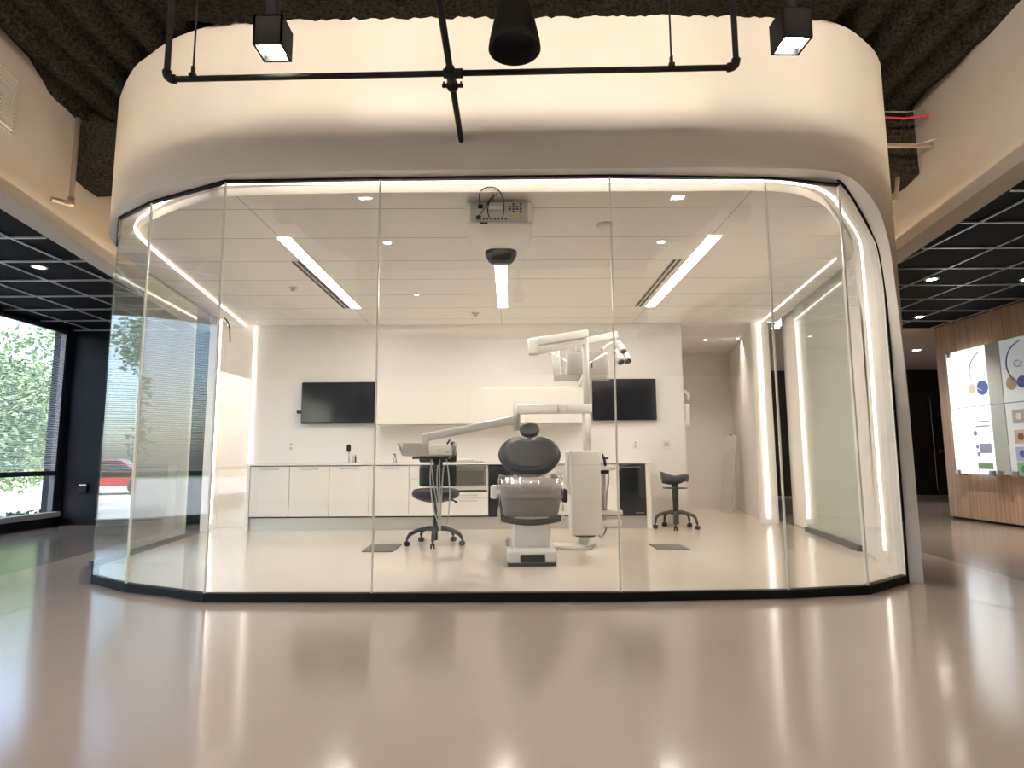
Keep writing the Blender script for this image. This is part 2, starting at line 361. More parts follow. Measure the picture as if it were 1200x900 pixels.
# ceiling edge drop + planked ceiling
CE = [V(p.x, p.y, zc) for p in N[:61]]+[V(x, y, zc) for x, y in ((2.50, 4.55), (2.66, 4.74), (2.84, 4.95), (3.0, 5.17), (3.12, 5.34), (3.22, 5.5))]
mb = MB(); Cx = [V(p.x, p.y, 2.84) for p in CE]
mb.loft([Cx, [V(p.x, p.y, zc) for p in Cx]]); 
mb.loft([[V(3.2, 5.5, 2.84), V(3.27, 5.93, 2.84), V(3.56, 8.42, 2.84)], [V(3.2, 5.5, zc), V(3.27, 5.93, zc), V(3.56, 8.42, zc)]])
mb.loft([[V(3.33, 5.5, 2.84), V(3.34, 5.93, 2.84), V(3.75, 8.42, 2.84)], [V(3.1, 5.5, 2.84), V(3.2, 5.93, 2.84), V(3.5, 8.42, 2.84)]])
struct(mb.build('trim_ceiling_edge', M['white_wall'], recalc=False))
mb = MB()
cp = CE + [V(3.34, 5.93, zc), V(3.605, 7.56, zc), V(3.73, 8.38, zc), V(3.36, 8.38, zc), V(3.36, 11.4, zc), V(-3.7, 11.4, zc)]
mb.poly(cp)
def ceil_mat():
    m = mat('planked_ceiling', (.86, .825, .775), .55); n, l, b = nodes(m)
    tc = n.new('ShaderNodeTexCoord'); sp = n.new('ShaderNodeSeparateXYZ'); l.new(tc.outputs['Object'], sp.inputs[0]); outs = []
    for ax, off, per, wd in (('X', .113, 1.83, .007), ('Y', -5.021+.61*20, .61, .010)):
        a = n.new('ShaderNodeMath'); a.operation = 'ADD'; a.inputs[1].default_value = off+per*.5; l.new(sp.outputs[ax], a.inputs[0])
        q = n.new('ShaderNodeMath'); q.operation = 'PINGPONG'; q.inputs[1].default_value = per/2; l.new(a.outputs[0], q.inputs[0])
        s = n.new('ShaderNodeMath'); s.operation = 'SUBTRACT'; s.inputs[1].default_value = 0; l.new(q.outputs[0], s.inputs[0])
        g = n.new('ShaderNodeMath'); g.operation = 'GREATER_THAN'; g.inputs[1].default_value = per/2-wd/2; l.new(s.outputs[0], g.inputs[0]); outs.append(g)
    mx = n.new('ShaderNodeMath'); mx.operation = 'MAXIMUM'; l.new(outs[0].outputs[0], mx.inputs[0]); l.new(outs[1].outputs[0], mx.inputs[1])
    c = n.new('ShaderNodeMix'); c.data_type = 'RGBA'; c.inputs[6].default_value = (.86, .825, .775, 1); c.inputs[7].default_value = (.36, .33, .29, 1)
    l.new(mx.outputs[0], c.inputs[0]); l.new(c.outputs[2], b.inputs['Base Color']); return m
M['plank'] = ceil_mat()
struct(mb.build('ceiling_clinic', M['plank']))
# alcove ceiling cap to the right of the planks
mb = MB(); mb.poly([(3.36, 8.42, zc), (3.75, 8.42, zc), (4.4, 11.4, zc), (3.36, 11.4, zc)]); struct(mb.build('ceiling_alcove', M['ceil']))
# pod roof (closes the top so no light leaks)
mb = MB(); mb.prism([(-3.95, 11.5), (-3.92, 8.5), (-3.62, 5.93), (-3.45, 5.3), (-3.1, 4.9), (3.1, 4.95), (3.3, 5.5), (3.4, 5.93), (3.8, 8.5), (4.3, 11.5)], .04, Matrix.Translation((0, 0, 2.93))); struct(mb.build('ceiling_roof_slab', M['black']))

# back wall and alcove
mb = MB(); mb.box((-4.0, 8.42, 0), (2.40, 8.60, zc)); struct(mb.build('wall_back', M['gloss_wall']))
mb = MB(); mb.box((2.2, 11.0, 0), (4.4, 11.1, zc)); struct(mb.build('wall_alcove_back', M['white_wall']))
mb = MB(); wallslab(mb, (4.02, 11.1), (3.42, 8.44), 0, zc, .06); struct(mb.build('wall_alcove_right', M['white_wall']))
mb = MB(); mb.box((2.3, 8.6, 0), (2.40, 11.0, zc)); struct(mb.build('wall_alcove_left', M['white_wall']))
mb = MB(); mb.box((3.36, 8.38, 0), (3.605, 8.44, 2.84)); struct(mb.build('wall_right_column', M['white_wall']))
mb = MB(); wallslab(mb, (-3.905, 8.02), (-3.955, 8.42), 0, 2.84, .08); struct(mb.build('wall_left_column', M['white_wall']))
mb = MB(); mb.box((2.42, 10.985, 0), (4.0, 10.999, .10)); struct(mb.build('baseboard_alcove', M['white_wall']))

# window_n : glass panes of the pod
def pane(name, p, q, z0, z1, m, edge=True):
    mb = MB(); wallslab(mb, p, q, z0, z1, .012); o = struct(mb.build(name, m)); return o
GB = [(-3.545, 5.35), (-3.127, 4.722), (-2.687, 4.413), (-1.975, 4.075), (-.892, 4.045), (.695, 4.022), (1.785, 4.065), (2.36, 4.175), (2.84, 4.53)]
for i in range(len(GB)-1):
    pane('window_%d' % (i+1), GB[i], GB[i+1], .05, 2.838, M['glass_end'] if i < 2 else M['glass'])
for p in GB[2:8]:                    # polished butt joints of the panes
    mb = MB(); mb.box((p[0]-.005, p[1]-.004, .05), (p[0]+.005, p[1]+.014, 2.838)); struct(mb.build('trim_glass_joint', M['glassdge']))
mb = MB()
for i in range(len(GB)-1): wallslab(mb, V(*GB[i])-V(0, .02), V(*GB[i+1])-V(0, .02), 0, .055, .05)
struct(mb.build('trim_base_channel', M['black']))
mb = MB()
for i in range(len(GB)-2): wallslab(mb, V(*GB[i])-V(0, .012), V(*GB[i+1])-V(0, .012), 2.822, 2.84, .03)
gj = [p for p in smooth_poly(G_[14:], 4)]
for a, b in zip(gj, gj[1:]):
    d = (b-a); mb.tube([a-V(0, .01, 0), b-V(0, .01, 0)], .010, 6)
struct(mb.build('trim_top_channel', M['black']))
# side glass
SL = [(-3.545, 5.35), (-3.617, 5.93), (-3.79, 7.29)]
pane('window_9', SL[0], SL[1], .06, 2.80, M['glass']); pane('window_10', SL[1], SL[2], .06, 2.80, M['glass_side'])
SR = [(3.33, 5.94), (3.598, 7.56)]
pane('window_11', SR[0], SR[1], .06, 2.80, M['glass_side'])
mb = MB()
wallslab(mb, SL[0], SL[1], 0, .06, .04); wallslab(mb, SL[1], SL[2], 0, .06, .04); wallslab(mb, SR[0], SR[1], 0, .06, .04)
struct(mb.build('trim_side_channel', mat('grey_channel', (.12, .12, .12), .5)))
mb = MB()
wallslab(mb, SL[1], SL[2], 2.80, 2.83, .03); wallslab(mb, SR[0], SR[1], 2.80, 2.83, .03)
struct(mb.build('trim_side_header', M['steel']))
mb = MB(); wallslab(mb, (-3.63, 5.9), (-3.96, 8.42), 2.83, 2.95, .1); wallslab(mb, (3.33, 5.93), (3.79, 8.42), 2.83, 2.95, .05)
struct(mb.build('trim_side_lintel', M['white_wall']))

mb = MB(); mb.box((-7, -6.5, 4.25), (14.5, 14.5, 4.4)); struct(mb.build('ceiling_sun_block', M['black']))  # unseen slab added over the whole building to stop sun leaking in
# raised deck with ribs, bulkheads with coves, beams
mb = MB(); rows = []
ys = [-1.4+.22*i for i in range(50)]
xs = []; x = -5.2
while x < 5.2:
    for dx, dz in ((0, 0), (.09, 0), (.14, .12), (.26, .12)): xs.append((x+dx, dz))
    x += .31
rn = random.Random(3)
for y in ys: rows.append([V(px+rn.uniform(-.012, .012), y, 3.99+dz+rn.uniform(-.012, .012)) for px, dz in xs])
mb.loft(rows); struct(mb.build('ceiling', M['spray'], recalc=False))
def rough_beam(name, a, b, n=60):
    mb = MB(); r = random.Random(5); ax, ay, az = a; bx, by, bz = b
    prof = [(ay, bz), (ay, az), ((ay+by)/2, az-.02), (by, az), (by, bz)]
    rows = []
    for i in range(n+1):
        x = ax+(bx-ax)*i/n
        rows.append([V(x, py+r.uniform(-.012, .012), pz+(r.uniform(-.014, .014) if pz < bz else 0)) for py, pz in prof])
    mb.loft(rows); return struct(mb.build(name, M['spray'], recalc=False))
rough_beam('trim_ceiling_beam', (-2.3, 3.3, 3.955), (2.3, 3.97, 4.1), 120)
rough_beam('trim_cross_beam', (-4.3, 5.3, 3.46), (4.3, 5.75, 4.1))
def bulk(name, fx, sgn, y0, y1):
    m1 = MB(); o = .18*sgn
    # set-back wall, cove shelf, lip, underside
    m1.loft([[V(fx(y)+o, y, 4.1) for y in (y0, y1)], [V(fx(y)+o, y, 2.83) for y in (y0, y1)]], False)
    m1.loft([[V(fx(y)+o, y, 2.83) for y in (y0, y1)], [V(fx(y)+.012*sgn, y, 2.83) for y in (y0, y1)]], False)
    m1.loft([[V(fx(y)+.012*sgn, y, 2.83) for y in (y0, y1)], [V(fx(y)+.012*sgn, y, 2.895) for y in (y0, y1)], [V(fx(y), y, 2.895) for y in (y0, y1)], [V(fx(y), y, 2.79) for y in (y0, y1)], [V(fx(y)+.2*sgn, y, 2.79) for y in (y0, y1)]], False)
    return struct(m1.build(name, M['bulk'], recalc=False))
bulk('wall_left_bulkhead', xl, -1, -1.5, 9.3); bulk('wall_right_bulkhead', xr, 1, -1.5, 9.3)
def cove(name, pts, lab, m='cove'):
    mb = MB()
    for a, b in zip(pts, pts[1:]): mb.tube([a, b], .009, 8)
    tag(mb.build(name, M[m]), lab, 'light')
zcv = 2.880
cove('cove_light', [V(xl(-1.4)-.15, -1.4, zcv), V(xl(9.1)-.15, 9.1, zcv)], 'hidden warm strip light along the ledge of the left bulkhead')
cove('cove_light', [V(xr(-1.4)+.15, -1.4, zcv), V(xr(9.1)+.15, 9.1, zcv)], 'hidden warm strip light along the ledge of the right bulkhead')
# rear bulkhead (behind the viewer) with its own cove
mb = MB()
mb.loft([[V(-3.2, -2.05, 4.1), V(3.2, -2.05, 4.1)], [V(-3.2, -2.05, 2.83), V(3.2, -2.05, 2.83)], [V(-3.2, -1.51, 2.83), V(3.2, -1.51, 2.83)], [V(-3.2, -1.51, 2.895), V(3.2, -1.51, 2.895)], [V(-3.2, -1.5, 2.895), V(3.2, -1.5, 2.895)], [V(-3.2, -1.5, 2.79), V(3.2, -1.5, 2.79)]], False)
struct(mb.build('wall_rear_bulkhead', M['bulk'], recalc=False))
cove('cove_light', [V(-2.6, -2.0, 2.868), V(2.6, -2.0, 2.868)], 'hidden warm strip light in the ledge behind the viewer', 'rear')

# side mesh ceilings + grid
def side_ceiling(name, poly, gname, xk, yk, inside):
    mb = MB(); mb.poly([V(x, y, 2.80) for x, y in poly]); struct(mb.build(name, M['meshceil']))
    mb = MB()
    for x in xk:
        segs = [y for y in [poly_y*.05 for poly_y in range(-120, 190)] if inside(x, y)]
        if segs: mb.box((x-.008, segs[0], 2.786), (x+.008, segs[-1], 2.799))
    for y in yk:
        segs = [x for x in [q*.02 for q in range(-330, 330)] if inside(x, y)]
        if segs: mb.box((segs[0], y-.010, 2.784), (segs[-1], y+.010, 2.799))
    struct(mb.build(gname, M['tbar']))
inL = lambda x, y: -6.38 < x < xl(y)-.2 and -1.4 < y < 8.85
side_ceiling('ceiling_left', [(-6.45, -6), (xl(-6)-.02, -6), (xl(8.9)-.02, 8.9), (-6.45, 8.9)], 'trim_ceiling_grid_left', [-4.25-.61*k for k in range(-3, 4)], [4.405+.626*k for k in range(-9, 8)], inL)
inR = lambda x, y: xr(y)+.2 < x < 6.35 and -1.4 < y < 8.98
side_ceiling('ceiling_right', [(xr(-6)+.02, -6), (6.4, -6), (6.4, 9.0), (xr(9.0)+.02, 9.0)], 'trim_ceiling_grid_right', [3.842+.61*k for k in range(-2, 5)], [4.19+.61*k for k in range(-9, 8)], inR)
mb = MB(); mb.poly([V(xl(-6)-.02, -6, 2.80), V(xr(-6)+.02, -6, 2.80), V(xr(-1.5)+.02, -1.5, 2.80), V(xl(-1.5)-.02, -1.5, 2.80)]); struct(mb.build('ceiling_rear', M['meshceil']))
mb = MB(); mb.poly([V(3.9, 9.0, 2.80), V(14, 9.0, 2.80), V(14, 13.6, 2.80), V(3.9, 13.6, 2.80)]); struct(mb.build('ceiling_corridor', M['hallwhite']))
mb = MB(); mb.box((-6.6, -6.1, 0), (14, -6, 2.8)); struct(mb.build('wall_rear', M['bulk']))
mb = MB(); mb.box((-6.6, 8.9, 0), (-4.0, 9.0, 2.8)); struct(mb.build('wall_left_end', M['navy']))
mb = MB(); mb.box((-6.44, 8.88, 0), (-4.0, 8.899, .09)); struct(mb.build('baseboard_left', M['black']))
mb = MB(); mb.box((-.95, -5.995, 0), (1.2, -5.97, 2.5)); struct(mb.build('door_4', M['white_wall']))
mb = MB(); mb.box((-.95, -5.99, 2.50), (1.2, -5.93, 2.53)); tag(mb.build('led_strip_light', M['vert']), 'glowing strip over the pale doorway behind the viewer', 'light')
t = thing('exit_sign', 'small sign with red EXIT letters over the rear doorway', 'sign', (.16, -5.9, 2.27))
mb = MB(); mb.rbox((.0, -5.92, 2.27), (.32, -5.89, 2.45), .008); mb.build('sign_plate', M['plastic'], t)
cu = bpy.data.curves.new('w', 'FONT'); cu.body = 'EXIT'; cu.size = .15; cu.extrude = .002; cu.align_x = 'CENTER'
tmp = bpy.data.objects.new('tmp', cu); me = bpy.data.meshes.new_from_object(tmp); bpy.data.objects.remove(tmp)
o = bpy.data.objects.new('lettering', me); COL.objects.link(o); o.data.materials.clear(); o.data.materials.append(emis('exit_red', (1, .08, .03), 4))
o.matrix_world = Matrix.Translation((.16, -5.885, 2.31)) @ Matrix(((-1, 0, 0, 0), (0, 0, 1, 0), (0, 1, 0, 0), (0, 0, 0, 1))); o.parent = t; o.matrix_parent_inverse = t.matrix_basis.inverted()
# window wall on the left
mb = MB(); mb.box((-6.62, -6, 0), (-6.42, 8.9, .16)); mb.box((-6.62, -6, 2.78), (-6.42, 8.9, 2.9)); mb.box((-6.62, 8.78, 0), (-6.42, 9.0, 2.8)); mb.box((-6.62, -6.1, 0), (-6.42, -5.8, 2.8))
struct(mb.build('wall_left', M['navy']))
WY = [8.78, 5.88, 2.98, .08, -2.82, -5.8]
for i in range(5):
    y1, y0 = WY[i], WY[i+1]
    mb = MB(); t = .035
    mb.box((-6.50, y0, .16), (-6.43, y0+t, 2.78)); mb.box((-6.50, y1-t, .16), (-6.43, y1, 2.78)); mb.box((-6.50, y0, .70), (-6.43, y1, .765))
    mb.box((-6.50, y0, .16), (-6.43, y1, .20)); mb.box((-6.50, y0, 2.74), (-6.43, y1, 2.78))
    wf = struct(mb.build('window_%d' % (12+i), M['alu']))
    mb = MB(); mb.box((-6.475, y0+t, .2), (-6.465, y1-t, 2.74)); mb.build('pane', M['winglass'], wf)
    mb = MB(); mb.box((-6.45, y0, .13), (-6.33, y1, .20)); mb.build('sill', M['sill'], wf)
    mb = MB(); z = .80
    rt = Matrix.Rotation(math.radians(18), 3, 'Y')
    while z < 2.72:
        mb.box((-6.415, y0+.04, z), (-6.390, y1-.08, z+.0025), rot=rt); z += .026
    bl = tag(mb.build('window_blind', M['blind']), ['fine horizontal blind over the window beside the navy wall', 'horizontal blind over the second window from the navy wall', 'horizontal blind over the middle window of the left wall', 'horizontal blind over the fourth window from the navy wall', 'horizontal blind over the window farthest from the navy wall'][i], 'blind')
    mb = MB(); mb.box((-6.425, y0+.03, 2.72), (-6.38, y1-.07, 2.76)); mb.build('head_rail', M['alu'], bl)

# wood wall on the right, corridor behind
mb = MB(); mb.box((6.375, -6, .035), (6.55, 9.03, 2.80)); struct(mb.build('wall_right', M['wood']))
mb = MB(); mb.box((6.40, -6, 0), (6.53, 9.0, .035)); struct(mb.build('baseboard_right', M['black']))
mb = MB(); mb.box((3.9, 13.5, 0), (14, 13.6, 2.8)); struct(mb.build('wall_corridor', M['doordark']))
mb = MB(); mb.box((3.9, 13.47, 0), (14, 13.50, .05)); struct(mb.build('baseboard_corridor', M['plinth']))
for i, x0 in enumerate((7.25, 8.35, 9.30)):
    mb = MB(); pts = []
    x1 = x0+.86; z0, z1, r = .06, 2.28, .14
    for cx, cz, a0 in ((x1-r, z1-r, 0), (x0+r, z1-r, 90), (x0+r, z0+r, 180), (x1-r, z0+r, 270)):
        for k in range(7):
            a = math.radians(a0+15*k); pts.append(V(cx+r*math.cos(a), 13.49, cz+r*math.sin(a)))
    mb.tube(pts, .011, 6, closed=True)
    mb2 = MB(); mb2.prism([(p.x, p.z) for p in pts], .02, Matrix.Translation((0, 13.495, 0)) @ Matrix.Rotation(PI/2, 4, 'X'))
    d = struct(mb2.build('door_%d' % (i+1), M['doordark'])); mb.build('inlay', M['trimline'], d)
    mb = MB(); mb.tube([V(x0+.10, 13.46, 1.0), V(x0+.25, 13.46, 1.0)], .012, 8); mb.box((x0+.09, 13.45, .96), (x0+.12, 13.48, 1.04)); mb.build('door_handle', M['steel'], d)
mb = MB(); mb.box((13.9, 9, 0), (14, 13.6, 2.8)); struct(mb.build('wall_corridor_end', M['bulk']))
mb = MB(); mb.box((6.55, 8.95, 0), (14, 9.03, 2.8)); struct(mb.build('wall_corridor_side', M['wood']))

# ================================================================== LIGHTS (things)
def strip(name, pts, w, lab, nrm=None, m='vert', grp=None):
    mb = MB(); mb.tube(pts, w, 8); return tag(mb.build(name, M[m]), lab, 'light', grp)
Lr = [V(p.x, p.y, p.z) for p in L]
Lp = []
for p in Lr:
    if p.z < .08: break
    off = V(0, 0, -.004) if p.z > 2.79 else V(-.006, -.004, 0)
    Lp.append(p+off)
mb = MB(); mb.tube(Lp, .009, 8)
tag(mb.build('led_strip_light', M['ring']), 'continuous glowing LED strip curving round the soffit and down the right jamb', 'light')
strip('led_strip_light', [V(-3.905, 8.13, .09), V(-3.905, 8.13, 2.79)], .016, 'vertical glowing LED strip on the side wall by the left doorway')
strip('led_strip_light', [V(-3.55, 8.405, .08), V(-3.55, 8.405, 2.75)], .014, 'vertical glowing LED strip on the back wall left of the cabinets')
strip('led_strip_light', [V(3.47, 8.365, .08), V(3.47, 8.365, 2.75)], .020, 'vertical glowing LED strip on the white column right of the saddle stool')
strip('led_strip_light', [V(3.10, 5.62, 2.765), V(3.50, 8.34, 2.765)], .008, 'glowing LED strip along the ceiling edge above the right glass partition')
def linear(x, y0, y1, lab, sx):
    t = thing('linear_ceiling_light', lab, 'light', (x, y0, zc), 'recessed linear lights in the clinic ceiling')
    mb = MB(); mb.box((x-.055, y0, zc-.004), (x+.055, y1, zc)); mb.build('diffuser', M['linear'], t)
    mb = MB()
    for a in (-1, 1): mb.box((x+a*.062-.006, y0-.01, zc-.008), (x+a*.062+.006, y1+.01, zc))
    mb.build('light_frame', M['plastic'], t)
linear(-1.905, 5.01, 7.45, 'recessed linear ceiling light above the left half of the cabinets', 1)
linear(-.085, 5.01, 7.45, 'recessed linear ceiling light in the middle, above the dental chair', 1)
linear(1.745, 5.01, 7.45, 'recessed linear ceiling light on the right, nearest the alcove', 1)
for x, y0, s, lab in ((-2.025, 5.62, -1, 'dark twin-slot air diffuser beside the left ceiling light'), (1.60, 5.62, 1, 'dark twin-slot air diffuser beside the right ceiling light')):
    t = thing('slot_diffuser', lab, 'vent', (x, y0, zc), 'slot air diffusers')
    mb = MB(); mb.box((x-.05, y0, zc-.003), (x+.05, y0+1.83, zc)); mb.build('diffuser_plate', M['plastic_g'], t)
    mb = MB()
    for a in (-.028, .022): mb.box((x+a-.012, y0+.01, zc-.006), (x+a+.012, y0+1.82, zc-.002))
    mb.build('slot', M['gap'], t)
def downlight(x, y, z, lab, m='downl', r=.045, grp='round downlights in the clinic ceiling'):
    t = thing('ceiling_downlight', lab, 'light', (x, y, z), grp)
    mb = MB(); mb.lathe([(r*.75, -.004), (r*.75, 0)], (x, y, z), 20); mb.build('lamp_disc', M[m], t)
    if grp.startswith('round downlights in the clinic') and y > 9:
        ld = bpy.data.lights.new('spot_beam', 'SPOT'); ld.energy = 30; ld.spot_size = math.radians(120); ld.spot_blend = 1; ld.shadow_soft_size = .04; ld.color = (1, .90, .78)
        lo = bpy.data.objects.new('spot_beam', ld); COL.objects.link(lo); lo.location = (0, 0, -.02); lo.parent = t
    if m == 'hall' and x > 0:
        ld = bpy.data.lights.new('spot_beam', 'SPOT'); ld.energy = 95; ld.spot_size = math.radians(110); ld.spot_blend = 1; ld.shadow_soft_size = .05; ld.color = (1, .90, .78)
        lo = bpy.data.objects.new('spot_beam', ld); COL.objects.link(lo); lo.location = (0, 0, -.02); lo.parent = t
    mb = MB(); mb.lathe([(r*.78, 0), (r*.80, -.008), (r*1.15, -.006), (r*1.2, 0)], (x, y, z), 20, caps=False); mb.build('trim_ring', M['plastic'], t)
downlight(1.325, 5.145, zc, 'small round downlight near the right linear light')
downlight(-1.058, 5.131, zc, 'small round downlight between the left linear light and the projector')
downlight(3.14, 9.65, zc, 'small round downlight in the alcove ceiling')
downlight(3.62, 9.55, zc, 'small round downlight grazing the alcove side wall', r=.035)
downlight(-1.065, 6.832, zc, 'small round downlight above the left half of the back counter', r=.03)
for x, y, lab in ((-4.624, 5.853, 'round downlight in the black mesh ceiling by the window'), (4.569, 6.43, 'round downlight in the right mesh ceiling nearest the clinic corner'), (5.629, 8.237, 'round downlight in the right mesh ceiling before the wood wall end'), (5.62, 6.449, 'round downlight in the right mesh ceiling in front of the wood wall')):
    downlight(x, y, 2.80, lab, 'hall', .06, 'round downlights in the mesh ceilings')
downlight(7.35, 10.9, 2.80, 'round downlight in the pale corridor ceiling behind the wood wall', 'hall', .08, 'round downlights in the mesh ceilings')
for x, y in ((-4.7, 1.5), (4.7, 1.5), (4.7, 4.0), (-4.7, -1.2), (4.7, -1.2)):
    pass

# ================================================================== CAMERA-SIDE CEILING ITEMS
# box lights
def boxlight(c, z0, lab, rz):
    x, y = c; s = .078; H = .17
    t = thing('box_spotlight', lab, 'light', (x, y, z0), 'black cube spotlights')
    mb = MB(); rot = Matrix.Rotation(rz, 3, 'Z'); cc = (x, y, z0)
    k = .012
    mb.box((x-s, y-s, z0), (x-s+k, y+s, z0+H), rot=rot, c=cc); mb.box((x+s-k, y-s, z0), (x+s, y+s, z0+H), rot=rot, c=cc)
    mb.box((x-s, y-s, z0), (x+s, y-s+k, z0+H), rot=rot, c=cc); mb.box((x-s, y+s-k, z0), (x+s, y+s, z0+H), rot=rot, c=cc)
    mb.box((x-s, y-s, z0+H-.01), (x+s, y+s, z0+H), rot=rot, c=cc)
    mb.build('housing', M['black'], t)
    mb = MB(); mb.box((x-s*.76, y-s*.76, z0+.03), (x+s*.76, y+s*.76, z0+.034), rot=rot, c=cc); mb.build('lamp_panel', M['boxl'], t)
    mb = MB(); mb.tube([V(x, y-.02, z0+H), V(x, y-.02, 3.99)], .035, 14); mb.box((x-.07, y-.09, 3.8), (x+.07, y+.05, 4.0)); mb.build('mounting_stem', M['black'], t)
boxlight((-1.282, 3.095), 3.10, 'black cube spotlight hanging over the left side of the white fascia', 0.0)
boxlight((1.535, 3.07), 3.11, 'black cube spotlight hanging over the right side of the white fascia', math.radians(2))
# more of the same fixtures further towards the viewer light the lobby floor
for x, y in ((-1.28, 1.1), (1.53, 1.1), (0, -.5), (-2.2, 2.6), (2.3, 2.6)):
    t = thing('box_spotlight', 'black cube spotlight behind and above the viewer', 'light', (x, y, 3.1), 'black cube spotlights overhead')
    mb = MB(); s = .078
    mb.box((x-s, y-s, 3.14), (x+s, y+s, 3.28)); mb.box((x-.03, y-.03, 3.28), (x+.03, y+.03, 4.0)); mb.build('housing', M['black'], t)
    mb = MB(); mb.box((x-s*.8, y-s*.8, 3.145), (x+s*.8, y+s*.8, 3.15)); mb.build('lamp_panel', M['boxl'], t)
    ld = bpy.data.lights.new('spot_beam', 'SPOT'); ld.energy = SPOT_W; ld.spot_size = math.radians(96); ld.spot_blend = .9; ld.shadow_soft_size = .06; ld.color = (1, .93, .84)
    lo = bpy.data.objects.new('spot_beam', ld); COL.objects.link(lo); lo.location = (0, 0, .03); lo.parent = t
# pendant cone
t = thing('pendant_lamp', 'black conical pendant lamp hanging in front of the fascia middle', 'lamp', (.037, 2.75, 3.02))
c = at(603, 58, 2.75); c = V(c.x, 2.75, c.z)
mb = MB(); mb.lathe([(.045, .34), (.05, .30), (.075, .27), (.122, .04), (.127, 0), (.118, .0), (.068, .26), (.0, .26)], c, 40, caps=False); mb.build('lamp_shade', M['black'], t)
mb = MB(); mb.lathe([(.0, .07), (.112, .07)], c, 30, caps=False); mb.build('baffle', M['black'], t)
mb = MB(); mb.tube([c+V(0, 0, .3), V(c.x, c.y, 3.99)], .05, 16); mb.build('mounting_stem', M['black'], t)
# sprinkler pipe
t = thing('sprinkler_pipe', 'black sprinkler pipe run crossing in front of the white fascia', 'pipe', (0, 3.2, 3.03))
YP = 3.22
pl = at(195, 93, YP); pr = at(863, 79, YP); zl, zr = pl.z, pr.z
def elbow(a, c, b, r=.05, n=6):
    a, c, b = Vector(a), Vector(c), Vector(b); u = (a-c).normalized(); v = (b-c).normalized(); out = []
    p0 = c+u*r; p1 = c+v*r
    for i in range(n+1):
        s = i/n; out.append(p0*(1-s)**2+c*2*s*(1-s)+p1*s*s)
    return out
e1 = elbow((pl.x, YP, 3.99), (pl.x, YP, zl), (pr.x, YP, zr)); e2 = elbow((pl.x, YP, zl), (pr.x, YP, zr), (pr.x, YP, 3.99))
mb = MB(); mb.tube([V(pl.x, YP, 3.99)]+e1+e2+[V(pr.x, YP, 3.99)], .0165, 14); mb.build('cross_pipe', M['black'], t)
for e, nm in ((e1, 1), (e2, 2)):
    mb = MB(); mb.tube(e, .025, 14); mb.build('elbow_fitting', M['black'], t)
xb = at(528, 86, YP).x; zb = at(528, 86, YP).z
mb = MB(); mb.tube([V(xb, -1.0, zb+.0), V(xb, 3.50, zb-.0), V(xb+.004, 3.96, zb-.02)], .0185, 14); mb.build('branch_pipe', M['black'], t)
mb = MB(); mb.tube([V(xb, YP-.045, zb), V(xb, YP+.06, zb)], .028, 14); mb.tube([V(xb-.04, YP, zb), V(xb+.07, YP, zb)], .026, 14)
mb.tube([V(xb, YP+.10, zb), V(xb, YP+.13, zb)], .034, 14)
for a in (-1, 1): mb.tube([V(xb+a*.03, YP+.115, zb), V(xb+a*.06, YP+.115, zb)], .012, 8); mb.tube([V(xb+a*.05, YP+.115, zb-.01), V(xb+a*.05, YP+.115, zb+.025)], .006, 6)
mb.build('coupling', M['black'], t)
mb = MB(); mb.lathe([(.02, 0), (.034, .0), (.034, .006), (.02, .006)], (xb+.004, 3.925, zb-.02), 20, mtx=Matrix.Rotation(PI/2, 3, 'X')); mb.build('escutcheon', M['plastic'], t)
for px in (226, 787):
    q = at(px, 90 if px < 500 else 78, YP)
    mb = MB(); mb.tube([V(q.x, YP, q.z), V(q.x, YP, 3.99)], .0055, 8); mb.build('hanger_rod', M['black'], t)
    mb = MB(); mb.tube([V(q.x-.014, YP, q.z), V(q.x+.014, YP, q.z)], .024, 12); mb.box((q.x-.008, YP-.01, q.z+.015), (q.x+.008, YP+.01, q.z+.06)); mb.build('hanger_clamp', M['black'], t)
# left bulkhead items
wx = lambda Y: xl(Y)-.18
t = thing('air_grille', 'pale louvred air grille high on the left bulkhead', 'vent', (wx(3.9), 3.9, 3.45))
mb = MB(); y0, y1 = 3.2, 4.43
def slab_on(mbb, f, y0, y1, z0, z1, d0, d1):
    q = [V(f(y0)+d0, y0, z0), V(f(y1)+d0, y1, z0), V(f(y1)+d1, y1, z0), V(f(y0)+d1, y0, z0)]
    b = [mbb.bm.verts.new(p) for p in q]; u = [mbb.bm.verts.new(p+V(0, 0, z1-z0)) for p in q]
    mbb.bm.faces.new(list(reversed(b))); mbb.bm.faces.new(u)
    for i in range(4): mbb.bm.faces.new((b[i], b[(i+1) % 4], u[(i+1) % 4], u[i]))
slab_on(mb, wx, y0, y1, 3.38, 3.82, 0, .012); mb.build('grille_frame', M['plastic_g'], t)
mb = MB(); z = 3.40
while z < 3.80: slab_on(mb, wx, y0+.02, y1-.02, z, z+.012, .012, .03); z += .028
mb.build('grille_louvre', M['plastic'], t)
t = thing('conduit_pipe', 'grey pipe stub bending into the left bulkhead', 'pipe', (-3.8, 5.0, 3.15))
pts = [V(wx(5.05)+.07, 5.05, 3.85), V(wx(5.05)+.07, 5.05, 3.2)]
mb = MB(); mb.tube([V(-3.79, 5.08, 3.9)]+elbow((-3.79, 5.08, 3.9), (-3.775, 5.06, 3.10), (-3.86, 4.90, 3.09), .04)+[V(-3.845, 4.93, 3.09)], .020, 12); mb.build('pipe_bend', M['copper'], t)
mb = MB(); mb.tube([V(-3.777, 5.06, 3.16), V(-3.776, 5.06, 3.09)], .027, 12); mb.build('elbow_fitting', M['copper'], t)
